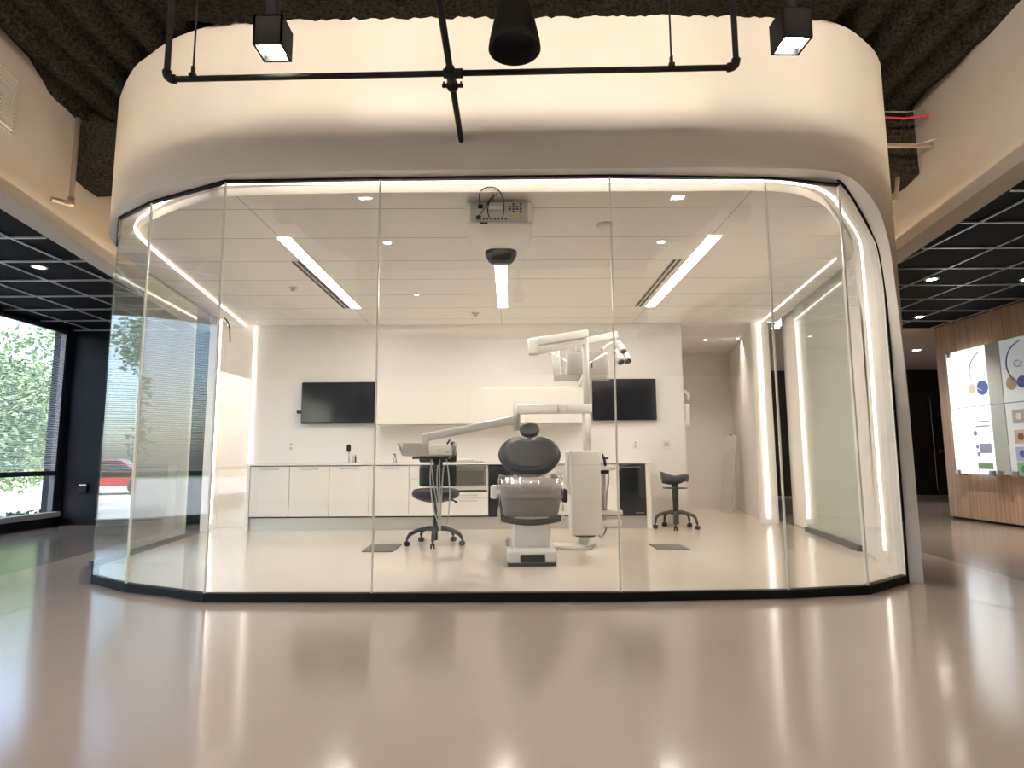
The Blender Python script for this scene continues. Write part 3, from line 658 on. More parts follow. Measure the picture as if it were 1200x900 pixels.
# right bulkhead items
t = thing('strut_channel', 'pale metal strut running from fascia to right bulkhead', 'strut')
a = at(1036, 171, 5.05); b = at(1106, 171, 5.05)
mb = MB(); mb.box((a.x, 5.03, a.z-.012), (b.x+.02, 5.07, a.z+.014)); mb.build('channel', M['copper'], t)
mb = MB(); q0 = at(1070, 170, 5.0); q1 = at(1125, 155, 4.9); mb.tube([q0, q1], .004, 6); mb.build('tie_wire', M['copper'], t)
mb = MB(); mb.tube([at(1030, 137, 5.1), at(1060, 139, 5.08), at(1080, 136, 5.05), at(1098, 134, 5.05)], .010, 8); tag(mb.build('cable', M['red']), 'red cable strung behind the right side of the fascia', 'cable')
for dy in (-2, 3): 
    mb = MB(); mb.tube([at(1030, 133+dy, 5.15), at(1062, 134+dy*1.5, 5.1), at(1096, 130+dy, 5.12)], .005, 6)
    tag(mb.build('cable', M['copper']), 'thin grey cable running %s the red cable' % ('above' if dy < 0 else 'below'), 'cable')
mb = MB(); mb.tube([at(1052, 208, 5.1), at(1051, 222, 5.1), at(1048, 234, 5.1), at(1043, 239, 5.1)], .017, 10)
tag(mb.build('conduit_pipe', M['copper']), 'short bent metal pipe beside the right edge of the fascia', 'pipe')

# ================================================================== CLINIC CEILING ITEMS
# projector
t = thing('ceiling_projector', 'white projector under a ceiling mount with a back panel of ports', 'projector', (-.08, 4.7, zc))
PY = 4.66; a = at(546, 236, PY); b = at(624, 263, PY)
zt_, zb_ = 2.745, 2.60
PY = 4.24
a = at(546, 236, PY); b = at(624, 262, PY)
mb = MB(); mb.rbox((a.x, PY, b.z), (b.x, PY+.54, a.z), .018); mb.build('projector_body', M['plastic'], t)
W_ = b.x-a.x; H_ = a.z-b.z
mb = MB(); mb.box((a.x+W_*.07, PY-.004, b.z+.012), (b.x-W_*.07, PY+.01, a.z-.010)); mb.build('port_panel', M['plastic_g'], t)
def pp(u, v, w, h, m, nm, par=t):
    mb = MB(); x = a.x+W_*u; z = b.z+H_*v; mb.box((x-w/2, PY-.010, z-h/2), (x+w/2, PY-.003, z+h/2)); return mb.build(nm, m, par)
for u, v in ((.22, .75), (.19, .27)): pp(u, v, .035, .028, M['black'], 'power_socket')
for i in range(7): pp(.27+.055*i, .2, .012, .009, M['black'], 'port')
for i in range(4):
    for j in range(4):
        if (i, j) in ((0, 0), (2, 0), (0, 3), (2, 3)): continue
        pp(.66+.055*i, .9-.11*j-.05, .015, .008, M['black'], 'button')
pp(.76, .30, .085, .030, mat('yellow_label', (.55, .50, .22), .5), 'warning_label')
pp(.44, .70, .10, .03, M['plastic'], 'maker_plate')
pp(.27, .02, .055, .008, M['black'], 'latch')
mb = MB(); mb.tube([V((a.x+b.x)/2+.02, PY+.2, a.z-.005), V((a.x+b.x)/2+.02, PY+.2, zc)], .022, 14); mb.lathe([(.07, 0), (.07, -.012)], ((a.x+b.x)/2+.02, PY+.2, zc), 24)
mb.box(((a.x+b.x)/2-.12, PY+.12, a.z-.004), ((a.x+b.x)/2+.14, PY+.28, a.z+.012)); mb.build('ceiling_mount', M['plastic'], t)
def P2(u, v, dy=-.03): return V(a.x+W_*u, PY+dy, b.z+H_*v)
mb = MB(); mb.tube(smooth_poly([P2(.21, .8), P2(.22, 1.12, -.10), P2(.33, 1.30, -.12), P2(.48, 1.22, -.12), P2(.56, .9, -.08), P2(.57, .45), P2(.55, .22)]), .0035, 6)
mb.tube(smooth_poly([P2(.36, .18), P2(.33, .5), P2(.37, .9, -.06), P2(.47, 1.1, -.09)]), .0035, 6); mb.tube(smooth_poly([P2(.2, .3), P2(.28, .6), P2(.4, 1.0, -.08)]), .003, 6); mb.build('cable', M['black'], t)
t = thing('ceiling_camera', 'black bowl shaped unit hanging on a white wire behind projector', 'camera', (-.07, 5.0, 2.6))
YS = 5.0; c = at(587, 294, YS)
mb = MB(); hw = abs(at(606, 294, YS).x-at(568, 294, YS).x)/2; hh = at(587, 294, YS).z-at(587, 308, YS).z
mb.lathe([(hw*.98, .005), (hw, 0), (hw*.97, -hh*.35), (hw*.78, -hh*.8), (hw*.6, -hh), (0.01, -hh)], (c.x, YS+.03, c.z), 36, sy=.7); mb.build('shell', M['black_gloss'], t)
mb = MB(); mb.tube([V(c.x, YS+.03, c.z), V(c.x, YS+.03, zc)], .006, 8); mb.lathe([(.03, 0), (.03, -.008)], (c.x, YS+.03, zc), 16); mb.build('hanging_wire', M['plastic'], t)
# smoke detector, sprinklers
t = thing('smoke_detector', 'round white smoke detector on the clinic ceiling right of projector', 'detector', (.77, 4.75, zc))
mb = MB(); mb.lathe([(.065, 0), (.065, -.012), (.045, -.03), (.02, -.036)], (.77, 4.75, zc), 28); mb.build('detector_body', M['plastic'], t)
mb = MB(); mb.lathe([(.048, -.014), (.05, -.02), (.048, -.026)], (.77, 4.75, zc), 28, caps=False); mb.build('sensor_slot', M['gap'], t)
for x, y, lab in ((-2.37, 6.524, 'small recessed sprinkler plate beside the left slot diffuser'), (-.445, 7.76, 'small sprinkler head in the ceiling near the back wall')):
    mb = MB(); mb.lathe([(.05, 0), (.045, -.006), (.018, -.008), (.018, -.03), (.026, -.034), (.026, -.038)], (x, y, zc), 20)
    tag(mb.build('fire_sprinkler', M['plastic_g']), lab, 'sprinkler')
# dangling black cable near left corner
mb = MB(); mb.tube(smooth_poly([at(262, 372, 7.95), at(266, 376, 7.95), at(269, 385, 7.95), at(269.5, 401, 7.95)]), .008, 8)
tag(mb.build('cable', M['black']), 'short black cable hanging from the ceiling at the left doorway', 'cable')

# ================================================================== BACK WALL: cabinets
YF = 7.98; ZTOP = .85; ZB = .175
def X(px, Y=YF, py=560): return at(px, py, Y).x
def handle(mb, x0, x1, z): mb.tube([V(x0, YF-.0, z), V(x0, YF-.032, z), V(x1, YF-.032, z), V(x1, YF, z)], .005, 6)
def cabinet(name, x0, x1, lab, drawers, cat='cabinet', grp='white base cabinets', top=ZTOP-.034):
    t = thing(name, lab, cat, ((x0+x1)/2, YF, ZB), grp)
    mb = MB(); mb.box((x0+.001, YF+.02, ZB), (x1-.001, 8.415, top)); mb.build('body', M['cab'], t)
    zz = drawers if drawers else [ZB, ZTOP-.035]
    for z0, z1 in zip(zz, zz[1:]):
        mb = MB(); mb.box((x0+.003, YF, z0+.003), (x1-.003, YF+.019, z1-.003)); f = mb.build('drawer' if drawers else 'door', M['cab'], t, bevel=.002)
        mb = MB(); xm = (x0+x1)/2; hl = min(.11, (x1-x0)*.25)
        handle(mb, xm-hl, xm+hl, z1-.035 if z1-z0 > .1 else (z0+z1)/2); mb.build('handle', M['steel'], f)
xs_ = [-3.355, -2.850, -2.335, -1.825]
labs = ['white gloss base cabinet at the left end of the back counter', 'white gloss base cabinet second from the left end of the counter', 'white gloss base cabinet below the tap']
for i in range(3): cabinet('base_cabinet', xs_[i], xs_[i+1], labs[i], None)
mb = MB(); mb.box((-1.825, YF, ZB), (-1.775, 8.4, ZTOP-.03)); tag(mb.build('filler_panel', M['cab']), 'narrow white filler strip right of the cabinet below the tap', 'panel')
cabinet('base_cabinet', -1.775, -1.31, 'white gloss base cabinet directly left of the drawers behind the stool', None)
cabinet('drawer_unit', -1.31, -.80, 'white drawer unit behind the black task stool', [ZB, .52, .645, .725, .785, .82])
# oven unit
x0, x1 = -.80, -.29
t = thing('built_in_oven', 'built-in steel oven with glass window right of the task stool', 'oven', ((x0+x1)/2, YF, .46))
mb = MB(); mb.box((x0, YF+.02, .48), (x1, 8.41, ZTOP-.03)); mb.build('body', M['cab'], t)
mb = MB(); mb.box((x0+.02, YF-.005, .56), (x1-.03, YF+.02, .80)); mb.box((x0+.02, YF-.008, .755), (x1-.03, YF-.004, .80)); f = mb.build('door', M['steel'], t)
mb = MB(); mb.box((x0+.05, YF-.010, .575), (x1-.055, YF-.004, .745)); mb.build('oven_window', M['oven_glass'], f)
mb = MB(); mb.box((x0+.02, YF-.004, .485), (x1-.02, YF+.02, .50)); mb.build('vent_slot', M['black'], t)
cabinet('drawer_unit', x0, x1, 'white drawer unit under the built-in oven', [ZB, .40, .475], top=.476)
# black appliance + following
t = thing('compact_fridge', 'black undercounter appliance half hidden behind the dental chair', 'fridge', (-.15, YF, ZB))
mb = MB(); mb.box((-.285, YF+.02, ZB), (.17, 8.41, ZTOP-.04)); mb.build('body', M['black'], t)
mb = MB(); mb.rbox((-.28, YF, ZB+.01), (.165, YF+.02, ZTOP-.05), .004); mb.build('door', M['black_gloss'], t)
cabinet('base_cabinet', .17, .42, 'narrow white base cabinet hidden behind the dental chair back', None)
cabinet('drawer_unit', .42, .98, 'white drawer unit between dental chair and delivery column', [ZB, .37, .48, .565, .63, .70, .755, .79, .82])
cabinet('base_cabinet', .98, 1.40, 'white base cabinet behind the delivery column hoses', None)
t = thing('compact_fridge', 'black undercounter fridge at the right end of the counter', 'fridge', (1.58, YF, .12))
mb = MB(); mb.box((1.405, YF+.052, .177), (1.735, 8.41, ZTOP-.034)); mb.build('body', M['black'], t)
mb = MB(); mb.rbox((1.41, YF-.01, .177), (1.735, YF+.02, ZTOP-.035), .005); f = mb.build('door', M['black_gloss'], t)
mb = MB(); mb.box((1.43, YF-.018, ZTOP-.075), (1.67, YF-.009, ZTOP-.062)); mb.build('handle', M['steel'], f)
mb = MB(); mb.box((1.60, YF-.013, .195), (1.71, YF-.009, .203)); mb.build('logo_plate', M['steel'], f)
mb = MB(); mb.box((1.74, YF-.005, 0), (1.80, 8.41, ZTOP-.026)); tag(mb.build('end_panel', M['cab']), 'white end panel closing the counter right of the black fridge', 'panel')
mb = MB(); mb.box((-3.395, YF-.005, 0), (-3.357, 8.41, ZTOP-.026)); tag(mb.build('end_panel', M['cab']), 'white end panel closing the left end of the counter', 'panel')
mb = MB(); mb.box((-3.357, YF+.03, 0), (1.74, YF+.05, ZB-.012)); tag(mb.build('plinth', M['plinth']), 'long grey recessed plinth under the back cabinets', 'plinth')
mb = MB(); mb.box((-3.357, YF+.01, ZB-.014), (1.74, YF+.03, ZB-.001)); tag(mb.build('toe_kick_strip', M['black']), 'thin black strip between cabinets and plinth', 'trim')
mb = MB(); mb.box((-3.40, YF-.012, ZTOP-.024), (1.805, 8.418, ZTOP)); tag(mb.build('worktop', mat('white_worktop', (.80, .77, .72), .25), bevel=.003), 'long white worktop over the back wall cabinets', 'worktop')
mb = MB(); mb.box((-3.39, YF-.002, ZTOP-.031), (1.74, YF+.03, ZTOP-.025)); tag(mb.build('shadow_gap_strip', M['gap']), 'thin dark line directly under the worktop edge', 'trim')
# upper cabinet
t = thing('wall_cabinet', 'long white handleless wall cabinet between the two televisions', 'cabinet', (-.45, 8.2, 1.38))
UY = 8.12; ux0, ux1 = at(440, 497, UY).x, at(684, 497, UY).x; uz0, uz1 = at(560, 496.5, UY).z, at(560, 457, UY).z
mb = MB(); mb.box((ux0, UY+.02, uz0), (ux1, 8.419, uz1)); mb.build('body', M['cab'], t)
um = at(549, 480, UY).x
for xa_, xb_ in ((ux0, um), (um, (um+ux1)/2), ((um+ux1)/2, ux1)):
    mb = MB(); mb.box((xa_+.002, UY, uz0+.002), (xb_-.002, UY+.019, uz1-.002)); mb.build('door', M['cab'], t, bevel=.002)
# TVs
for pts, lab in (((354, 448, 438, 496), 'black wall television to the left above the tap'), ((694, 444, 770, 492), 'black wall television to the right behind the lamp pole')):
    YT = 8.34; a = at(pts[0], pts[1], YT); b = at(pts[2], pts[3], YT)
    t = thing('television', lab, 'television', ((a.x+b.x)/2, 8.38, b.z), 'wall televisions')
    mb = MB(); mb.rbox((a.x, YT, b.z), (b.x, YT+.045, a.z), .006); mb.build('casing', M['black'], t)
    mb = MB(); mb.box((a.x+.008, YT-.003, b.z+.012), (b.x-.008, YT+.002, a.z-.008)); mb.build('screen', M['screen'], t)
    mb = MB(); mb.box(((a.x+b.x)/2-.2, YT+.04, (a.z+b.z)/2-.15), ((a.x+b.x)/2+.2, 8.417, (a.z+b.z)/2+.15)); mb.build('wall_bracket', M['black'], t)
mb = MB(); c = at(351, 483, 8.40); mb.rbox((c.x-.025, 8.35, c.z-.02), (c.x+.03, 8.42, c.z+.02), .008); tag(mb.build('wall_sensor', M['black']), 'small black knob on wall at left edge of left television', 'sensor')
# tap and counter items
c = at(409, 541, 8.2)
t = thing('counter_tap', 'tall steel tap with black spray head on the left counter', 'tap', (c.x, 8.2, ZTOP))
mb = MB(); mb.tube([V(c.x, 8.2, ZTOP), V(c.x, 8.2, 1.0)], .012, 12); mb.lathe([(.028, 0), (.028, .012)], (c.x, 8.2, ZTOP), 20); mb.build('tap_body', M['steel'], t)
mb = MB(); mb.tube([V(c.x, 8.17, 1.10), V(c.x, 8.17, 1.085), V(c.x, 8.17, 1.02), V(c.x, 8.17, 1.0)], [.014, .028, .028, .018], 14); mb.tube([V(c.x, 8.2, 1.0), V(c.x, 8.18, 1.03)], .012, 8); mb.build('spray_head', M['black'], t)
for i, (px, h, lab, m) in enumerate(((414, .12, 'slim chrome bottle just right of the counter tap', 'steel'), (416.5, .11, 'slim dark bottle right of the chrome bottle by the tap', 'black'))):
    q = at(px, 541, 8.2); mb = MB(); mb.lathe([(.011, 0), (.011, h*.8), (.006, h*.85), (.006, h)], (q.x, 8.2, ZTOP), 14); tag(mb.build('bottle', M[m]), lab, 'bottle')
q0, q1 = at(403, 541, 8.15).x, at(422, 541, 8.15).x
mb = MB(); mb.rbox((q0, 8.06, ZTOP+.0), (q1, 8.16, ZTOP+.012), .004); tag(mb.build('counter_tray', M['steel']), 'small steel tray at the foot of the counter tap', 'tray')
c = at(463, 536, 8.15)
t = thing('soap_dispenser', 'small grey dispenser on the counter left of the instrument tray', 'dispenser', (c.x, 8.15, ZTOP))
mb = MB(); mb.lathe([(.024, 0), (.026, .02), (.024, .06), (.012, .075)], (c.x, 8.15, ZTOP), 18); mb.build('bottle_body', M['steel'], t)
mb = MB(); mb.tube([V(c.x, 8.15, ZTOP+.07), V(c.x, 8.15, ZTOP+.115), V(c.x-.03, 8.14, ZTOP+.115)], .008, 8); mb.build('pump', M['black'], t)
c0, c1 = at(535, 540, 8.05), at(553, 540, 8.05)
t = thing('instrument_case', 'flat silver case lying on the counter above the oven', 'case', (c0.x, 8.1, ZTOP))
mb = MB(); mb.rbox((c0.x-.1, 8.02, ZTOP), (c1.x, 8.2, ZTOP+.03), .006); mb.build('case_body', M['plastic_g'], t)
mb = MB(); mb.rbox((c0.x-.1, 8.02, ZTOP+.031), (c1.x, 8.2, ZTOP+.05), .006); mb.build('lid', M['plastic'], t)
c = at(560, 541, 8.05); mb = MB(); mb.tube([V(c.x-.06, 8.05, ZTOP+.012), V(c.x+.07, 8.07, ZTOP+.012)], .009, 8); mb.tube([V(c.x-.03, 8.05, ZTOP+.012), V(c.x-.03, 8.10, ZTOP+.03)], .005, 8)
tag(mb.build('dental_handpiece', M['steel']), 'small steel handpiece lying beside the flat silver case', 'handpiece')
# outlets
def outlet(px, py, Y, lab, sw=False, w=.075, h=.12):
    c = at(px, py, Y-.008); t = thing('light_switch' if sw else 'power_outlet', lab, 'switch' if sw else 'outlet', (c.x, Y, c.z))
    mb = MB(); mb.rbox((c.x-w/2, Y-.008, c.z-h/2), (c.x+w/2, Y+.001, c.z+h/2), .003); mb.build('cover_plate', M['plastic'], t)
    mb = MB()
    if sw: mb.rbox((c.x-.03, Y-.014, c.z-.025), (c.x+.03, Y-.007, c.z+.025), .003)
    else:
        for d in (-.026, .026): mb.rbox((c.x-.018, Y-.011, c.z+d-.017), (c.x+.018, Y-.007, c.z+d+.017), .003)
    mb.build('rocker' if sw else 'socket', M['plastic_g'], t)
outlet(341, 523, 8.42, 'white power outlet on the wall below the left television')
outlet(745, 521, 8.42, 'white power outlet on the wall below the right television')
outlet(781, 521, 8.42, 'white switch plate above the saddle stool', True, .11, .11)
# x-ray arm bracket at wall end
c = at(803, 484, 8.55)
t = thing('wall_dispenser', 'white wall unit with hooked top on the end of the back wall', 'dispenser', (c.x, 8.5, c.z-.2))
x0 = 2.40
mb = MB(); mb.rbox((x0, 8.46, at(803, 499, 8.5).z), (x0+.095, 8.58, at(803, 474, 8.5).z), .02); mb.build('unit_body', M['plastic'], t)
mb = MB(); mb.tube(smooth_poly([V(x0, 8.5, 1.80), V(x0+.04, 8.48, 1.81), V(x0+.08, 8.48, 1.77), V(x0+.085, 8.5, 1.70)]), .024, 12); mb.build('hook', M['plastic'], t)
# leaning panel
t = thing('leaning_panel', 'tall narrow white panel leaning against the alcove side wall', 'panel', (3.6, 10.3, 0))
b0 = V(3.55, 10.15, 0); 
mb = MB()
P_ = [V(3.50, 10.30, .0), V(3.60, 9.85, .0), V(3.70, 9.86, 1.27), V(3.60, 10.30, 1.27)]
P_ = [V(3.52, 10.40, .0), V(3.56, 10.02, .0), V(3.70, 10.02, 1.25), V(3.66, 10.40, 1.25)]
nrm = (P_[1]-P_[0]).cross(P_[3]-P_[0]).normalized()*.03
if nrm.x > 0: nrm = -nrm
mb.bm.faces.new([mb.bm.verts.new(p) for p in P_]); 
r_ = bmesh.ops.extrude_face_region(mb.bm, geom=mb.bm.faces[:]); bmesh.ops.translate(mb.bm, vec=nrm, verts=[g for g in r_['geom'] if isinstance(g, bmesh.types.BMVert)])
mb.build('board', mat('grey_white_board', (.60, .57, .53), .4), t, bevel=.003)
mb = MB(); q = (P_[2]+P_[3])/2; mb.box((q.x-.03, q.y-.02, q.z), (q.x, q.y+.02, q.z+.018)); mb.build('clip', M['black'], t)

# ================================================================== DENTAL CHAIR
t = thing('dental_chair', 'charcoal dental chair on white base with plastic covered seat', 'dental chair', (.18, 5.7, 0))
cx = .176
def outline_prism(mb, fn, n, m0, m1): pass
# foot base
mb = MB(); mb.rbox((cx-.215, 5.27, .028), (cx+.215, 6.35, .135), .03, 4)
mb.build('base_cover', M['plastic'], t)
mb = MB(); mb.box((cx-.205, 5.285, 0), (cx+.205, 6.34, .03)); mb.build('base_plate', M['stool_m'], t)
mb = MB(); mb.rbox((cx-.10, 5.262, .035), (cx+.11, 5.29, .10), .008)
for i in range(7): mb.box((cx-.09+.027*i, 5.256, .042), (cx-.075+.027*i, 5.264, .092))
mb.build('foot_control', M['black_gloss'], t)
mb = MB(); mb.rbox((cx-.165, 5.42, .12), (cx+.165, 6.0, .40), .03, 4); mb.build('pedestal', M['plastic'], t)
mb = MB(); mb.rbox((cx-.225, 5.45, .14), (cx-.19, 5.6, .20), .01); mb.build('side_pedal', M['plastic_g'], t)
# seat and leg rest: swept cross-section
def cushion(path, hw, th, m, name, par, n=18, crown=.25, wf=None):
    # path: list of centre points (y,z) with normals; superellipse section
    mb = MB(); rows = []; K = len(path)
    for i, (y, z) in enumerate(path):
        y2, z2 = path[min(i+1, K-1)]; y1, z1 = path[max(i-1, 0)]
        tv = Vector((0, y2-y1, z2-z1)).normalized(); nv = Vector((1, 0, 0)).cross(tv)
        k = wf(i/(K-1)) if wf else 1
        e = math.sin(PI*min(1, (i+.35)/3)/2)*math.sin(PI*min(1, (K-1-i+.35)/3)/2)
        row = []
        for j in range(n):
            a = 2*PI*j/n; ca, sa = math.cos(a), math.sin(a); p = .5
            row.append(V(cx, y, z)+V(1, 0, 0)*hw*k*math.copysign(abs(ca)**p, ca)*(.75+.25*e)+nv*th*e*math.copysign(abs(sa)**.8, sa))
        row.append(row[0]); rows.append(row)
    mb.loft(rows)
    for r in (rows[0], rows[-1]): mb.poly(r[:-1])
    bmesh.ops.remove_doubles(mb.bm, verts=mb.bm.verts[:], dist=1e-5)
    return mb.build(name, m, par)
legp = [(5.46, .36), (5.455, .44), (5.46, .54), (5.49, .62), (5.55, .665), (5.65, .68), (5.78, .675), (5.92, .68)]
cushion(legp, .268, .055, M['seatpad'], 'seat', t)
mb = MB(); mb.loft([[V(cx+.262*u, 5.52, .34+.028*u*u) for u in [q/10 for q in range(-10, 11)]], [V(cx+.262*u, 5.395+.05*u*u, .325+.03*u*u) for u in [q/10 for q in range(-10, 11)]], [V(cx+.265*u, 5.39+.05*u*u, .375+.028*u*u) for u in [q/10 for q in range(-10, 11)]], [V(cx+.262*u, 5.52, .385+.02*u*u) for u in [q/10 for q in range(-10, 11)]]]); mb.build('leg_rest_edge', M['stool_b'], t)
# clear plastic cover draped over the leg rest
mb = MB(); rows = []
rr = random.Random(2)
prof = [(5.385, .34), (5.383, .42), (5.388, .52), (5.40, .62), (5.45, .71), (5.55, .745), (5.68, .75)]
for i, (y, z) in enumerate(prof):
    rows.append([V(cx-.283+.566*j/24, y-(.012*math.sin(j*1.9+i*.7)+rr.uniform(-.006, .006))*(1 if abs(j-12) > 8 else .35), z+rr.uniform(-.004, .004)) for j in range(25)])
mb.loft(rows)
for sgn in (-1, 1):
    mb.loft([[V(cx+sgn*(.283+.01*math.sin(i*2)), y, z) for i, (y, z) in enumerate(prof)], [V(cx+sgn*(.275+.012*math.sin(i*3+1)), y+.12, z-.01) for i, (y, z) in enumerate(prof)]])
mb.build('plastic_cover', M['wrap'], t, recalc=False)
# side bolsters next to seat
for s, nm in ((1, 'r'), (-1, 'l')):
    pass
mb = MB(); mb.lathe([(.0, -.02), (.05, -.015), (.062, .0), (.05, .02), (.0, .025)], (cx+.225, 5.70, .66), 20, mtx=Matrix.Rotation(math.radians(80), 3, 'X'), sx=.9, sy=1.6); mb.build('seat_bolster', M['vinyl'], t)
mb = MB(); mb.rbox((cx+.285, 5.60, .50), (cx+.34, 5.85, .625), .022); mb.build('armrest', M['stool_b'], t)
mb = MB(); mb.rbox((cx-.37, 5.9, .52), (cx-.30, 6.0, .65), .02); mb.build('armrest', M['plastic'], t)
mb = MB(); mb.tube([V(cx+.2, 5.75, .55), V(cx+.3, 5.75, .56)], .02, 8); mb.tube([V(cx-.2, 5.9, .58), V(cx-.33, 5.95, .58)], .02, 8); mb.build('armrest_bracket', M['plastic'], t)
# backrest : oval pad, reclined, facing the viewer
def pad(name, Pc, hw, hh, th, tilt, m, n=40, notch=0, dish=.25, par=t, pw=2.4, lower=1.0):
    mb = MB(); T = Matrix.Translation(Pc) @ Matrix.Rotation(tilt, 4, 'X')
    def rad(a):
        ca, sa = math.cos(a), math.sin(a); r = (abs(ca)**pw+abs(sa)**pw)**(-1/pw)
        x, z = hw*r*ca, hh*r*sa
        if sa > 0 and notch: z -= notch*math.exp(-(x/(hw*.26))**2)
        if sa < 0: x *= lower+(1-lower)*(1+sa)
        return x, z
    prof = [(.0, .80), (.35, .80), (.7, .85), (.9, .92), (.98, .6), (1.0, .2), (1.0, -.2), (.97, -.7), (.85, -1), (.0, -1)]
    rows = []
    for k, h in prof:
        row = []
        for j in range(n):
            a = 2*PI*j/n; x, z = rad(a); row.append(T @ V(x*max(k, .002), -h*th, z*max(k, .002)))
        row.append(row[0]); rows.append(row)
    mb.loft(rows); bmesh.ops.remove_doubles(mb.bm, verts=mb.bm.verts[:], dist=1e-5)
    return mb.build(name, m, par)
c0 = at(620.5, 534.5, 6.0)
bk = pad('backrest', V(c0.x, 6.0, c0.z), .305, .225, .045, math.radians(-28), M['vinyl'], notch=.05, pw=2.2, lower=.82)
mb = MB()
T = Matrix.Translation(V(c0.x, 6.0, c0.z)) @ Matrix.Rotation(math.radians(-28), 4, 'X')
pts = [T @ V(x, -.045, z) for x, z in [(-.13, -.05), (-.14, -.09), (-.10, -.125), (0, -.135), (.10, -.125), (.14, -.09), (.13, -.05)]]
mb.tube(smooth_poly(pts), .004, 6); mb.build('seam', M['stool_b'], bk)
mb = MB(); mb.rbox((cx-.10, 5.92, .66), (cx+.10, 5.99, .76), .01); 
for s in (-1, 1): mb.box((cx+s*.13-.02, 5.90, .64), (cx+s*.13+.02, 5.93, .75))
mb.build('back_hinge', M['steel'], t)
hc = at(620.5, 504, 6.12)
pad('headrest', V(hc.x, 6.12, hc.z), .098, .073, .04, math.radians(-22), M['vinyl_l'], n=30, pw=2.5)
mb = MB(); mb.tube([V(hc.x, 6.12, hc.z-.10), V(hc.x, 6.14, hc.z-.03)], .022, 10); mb.build('headrest_post', M['steel'], t)

# ================================================================== DELIVERY UNIT + LAMP COLUMN
YD = 6.40
t = thing('delivery_unit', 'white dental delivery column with arms, tray and hanging hoses', 'dental unit', (.79, YD, 0))
mb = MB(); b0, b1 = at(668, 528, YD-.12), at(706, 630, YD-.12)
mb.rbox((b0.x, YD-.12, b1.z+.02), (b1.x, YD+.16, b0.z), .02, 4); mb.build('column_housing', M['plastic'], t)
mb = MB(); mb.rbox((b0.x-.04, YD-.05, .52), (b0.x+.01, YD+.1, b0.z), .02); mb.build('side_cover', M['plastic'], t)
mb = MB(); zz = at(690, 545, YD-.12).z; mb.box((b0.x+.004, YD-.1215, zz), (b1.x-.004, YD-.1195, zz+.003)); mb.build('seam', M['plastic_g'], t)
mb = MB(); mb.lathe([(.0, -.012), (.10, -.012), (.115, .0), (.115, .015)], ((b0.x+b1.x)/2, YD, b1.z+.01), 24, sx=1.0, sy=.8); mb.build('column_foot', M['stool_m'], t)
mb = MB(); mb.lathe([(.20, .0), (.20, .02), (.18, .03), (0, .035)], (.60, YD+.0, 0), 32, sx=.95, sy=.8); mb.box((.42, YD-.15, 0), (.62, YD+.12, .03)); mb.tube([V((b0.x+b1.x)/2-.03, YD, .03), V((b0.x+b1.x)/2-.0, YD, b1.z)], .05, 16); mb.build('floor_base', M['plastic'], t)
# pole
px = at(687, 450, YD).x
zbk = at(687, 478, YD).z
mb = MB(); mb.tube([V(px-.005, YD, b0.z-.02), V(px-.005, YD, zbk)], .042, 20); mb.build('lower_pole', M['plastic'], t)
mb = MB(); mb.tube([V(px, YD, zbk), V(px, YD, at(687, 387, YD).z)], .034, 20); mb.build('upper_pole', M['plastic'], t)
# instrument arm
zA1, zA0 = at(650, 474, YD).z, at(650, 485, YD).z
xe = at(605, 480, YD).x
mb = MB(); mb.rbox((xe, YD-.045, zA0), (px+.05, YD+.045, zA1), .012); mb.build('horizontal_arm', M['plastic'], t)
mb = MB()
for q in (654, 665): xx = at(q, 480, YD-.05).x; mb.box((xx-.004, YD-.05, zA0+.01), (xx+.004, YD-.044, zA1-.01))
mb.build('arm_band', M['steel'], t)
mb = MB(); mb.tube([V(xe+.005, YD, at(603, 505, YD).z), V(xe+.005, YD, at(603, 472, YD).z)], .036, 18); mb.build('elbow_joint', M['plastic_g'], t)
e0 = at(600, 491, YD-.1); e1_ = at(497, 515, YD-.1)
ang = math.atan2(e0.z-e1_.z, e0.x-e1_.x)
def beam(mb, p, q, h, w, r=.01):
    p = Vector(p); q = Vector(q); d = q-p; Ln = d.length
    tmp = MB(); tmp.rbox((0, -w/2, -h/2), (Ln, w/2, h/2), r)
    xd = d.normalized(); yd = Vector((0, 0, 1)).cross(xd).normalized(); zd = xd.cross(yd)
    mt = Matrix((xd, yd, zd)).transposed().to_4x4(); mt.translation = p
    mb.merge(tmp.bm, True, mt)
mb = MB(); beam(mb, V(e1_.x, YD-.15, at(500, 513, YD-.15).z), V(e0.x+.02, YD-.02, e0.z), .085, .07, .02); mb.build('balance_arm', M['plastic_g'], t)
mb = MB(); j = at(498, 517, YD-.15); mb.rbox((j.x-.03, YD-.20, at(498, 532, YD-.15).z), (j.x+.035, YD-.10, at(498, 508, YD-.15).z), .015); mb.build('tray_pivot', M['plastic_g'], t)
# tray head
tz0, tz1 = at(500, 534.5, YD-.3).z, at(500, 519, YD-.3).z
tx0, tx1 = at(466, 525, YD-.3).x, at(533, 525, YD-.3).x
mb = MB(); prof = [(tx0, tz1), (tx0+.05, tz0+.01), (tx0+.07, tz0), (tx1-.04, tz0), (tx1-.02, tz0+.012), (tx1, tz1), (tx1-.012, tz1), (tx1-.04, tz0+.03), (tx0+.07, tz0+.025), (tx0+.018, tz1)]
mb.prism([(x, z) for x, z in prof], .36, Matrix.Translation((0, YD+.02, 0)) @ Matrix.Rotation(PI/2, 4, 'X'), False); mb.build('tray', M['tray'], t)
mb = MB(); s0, s1 = at(469, 520, YD-.3).x, at(495, 520, YD-.3).x; mb.rbox((s0+.03, YD-.34, tz0+.015), (s1, YD-.28, tz1), .006); mb.build('tray_front', M['tray'], t)
p0, p1 = at(503, 521, YD-.36), at(529, 533, YD-.36)
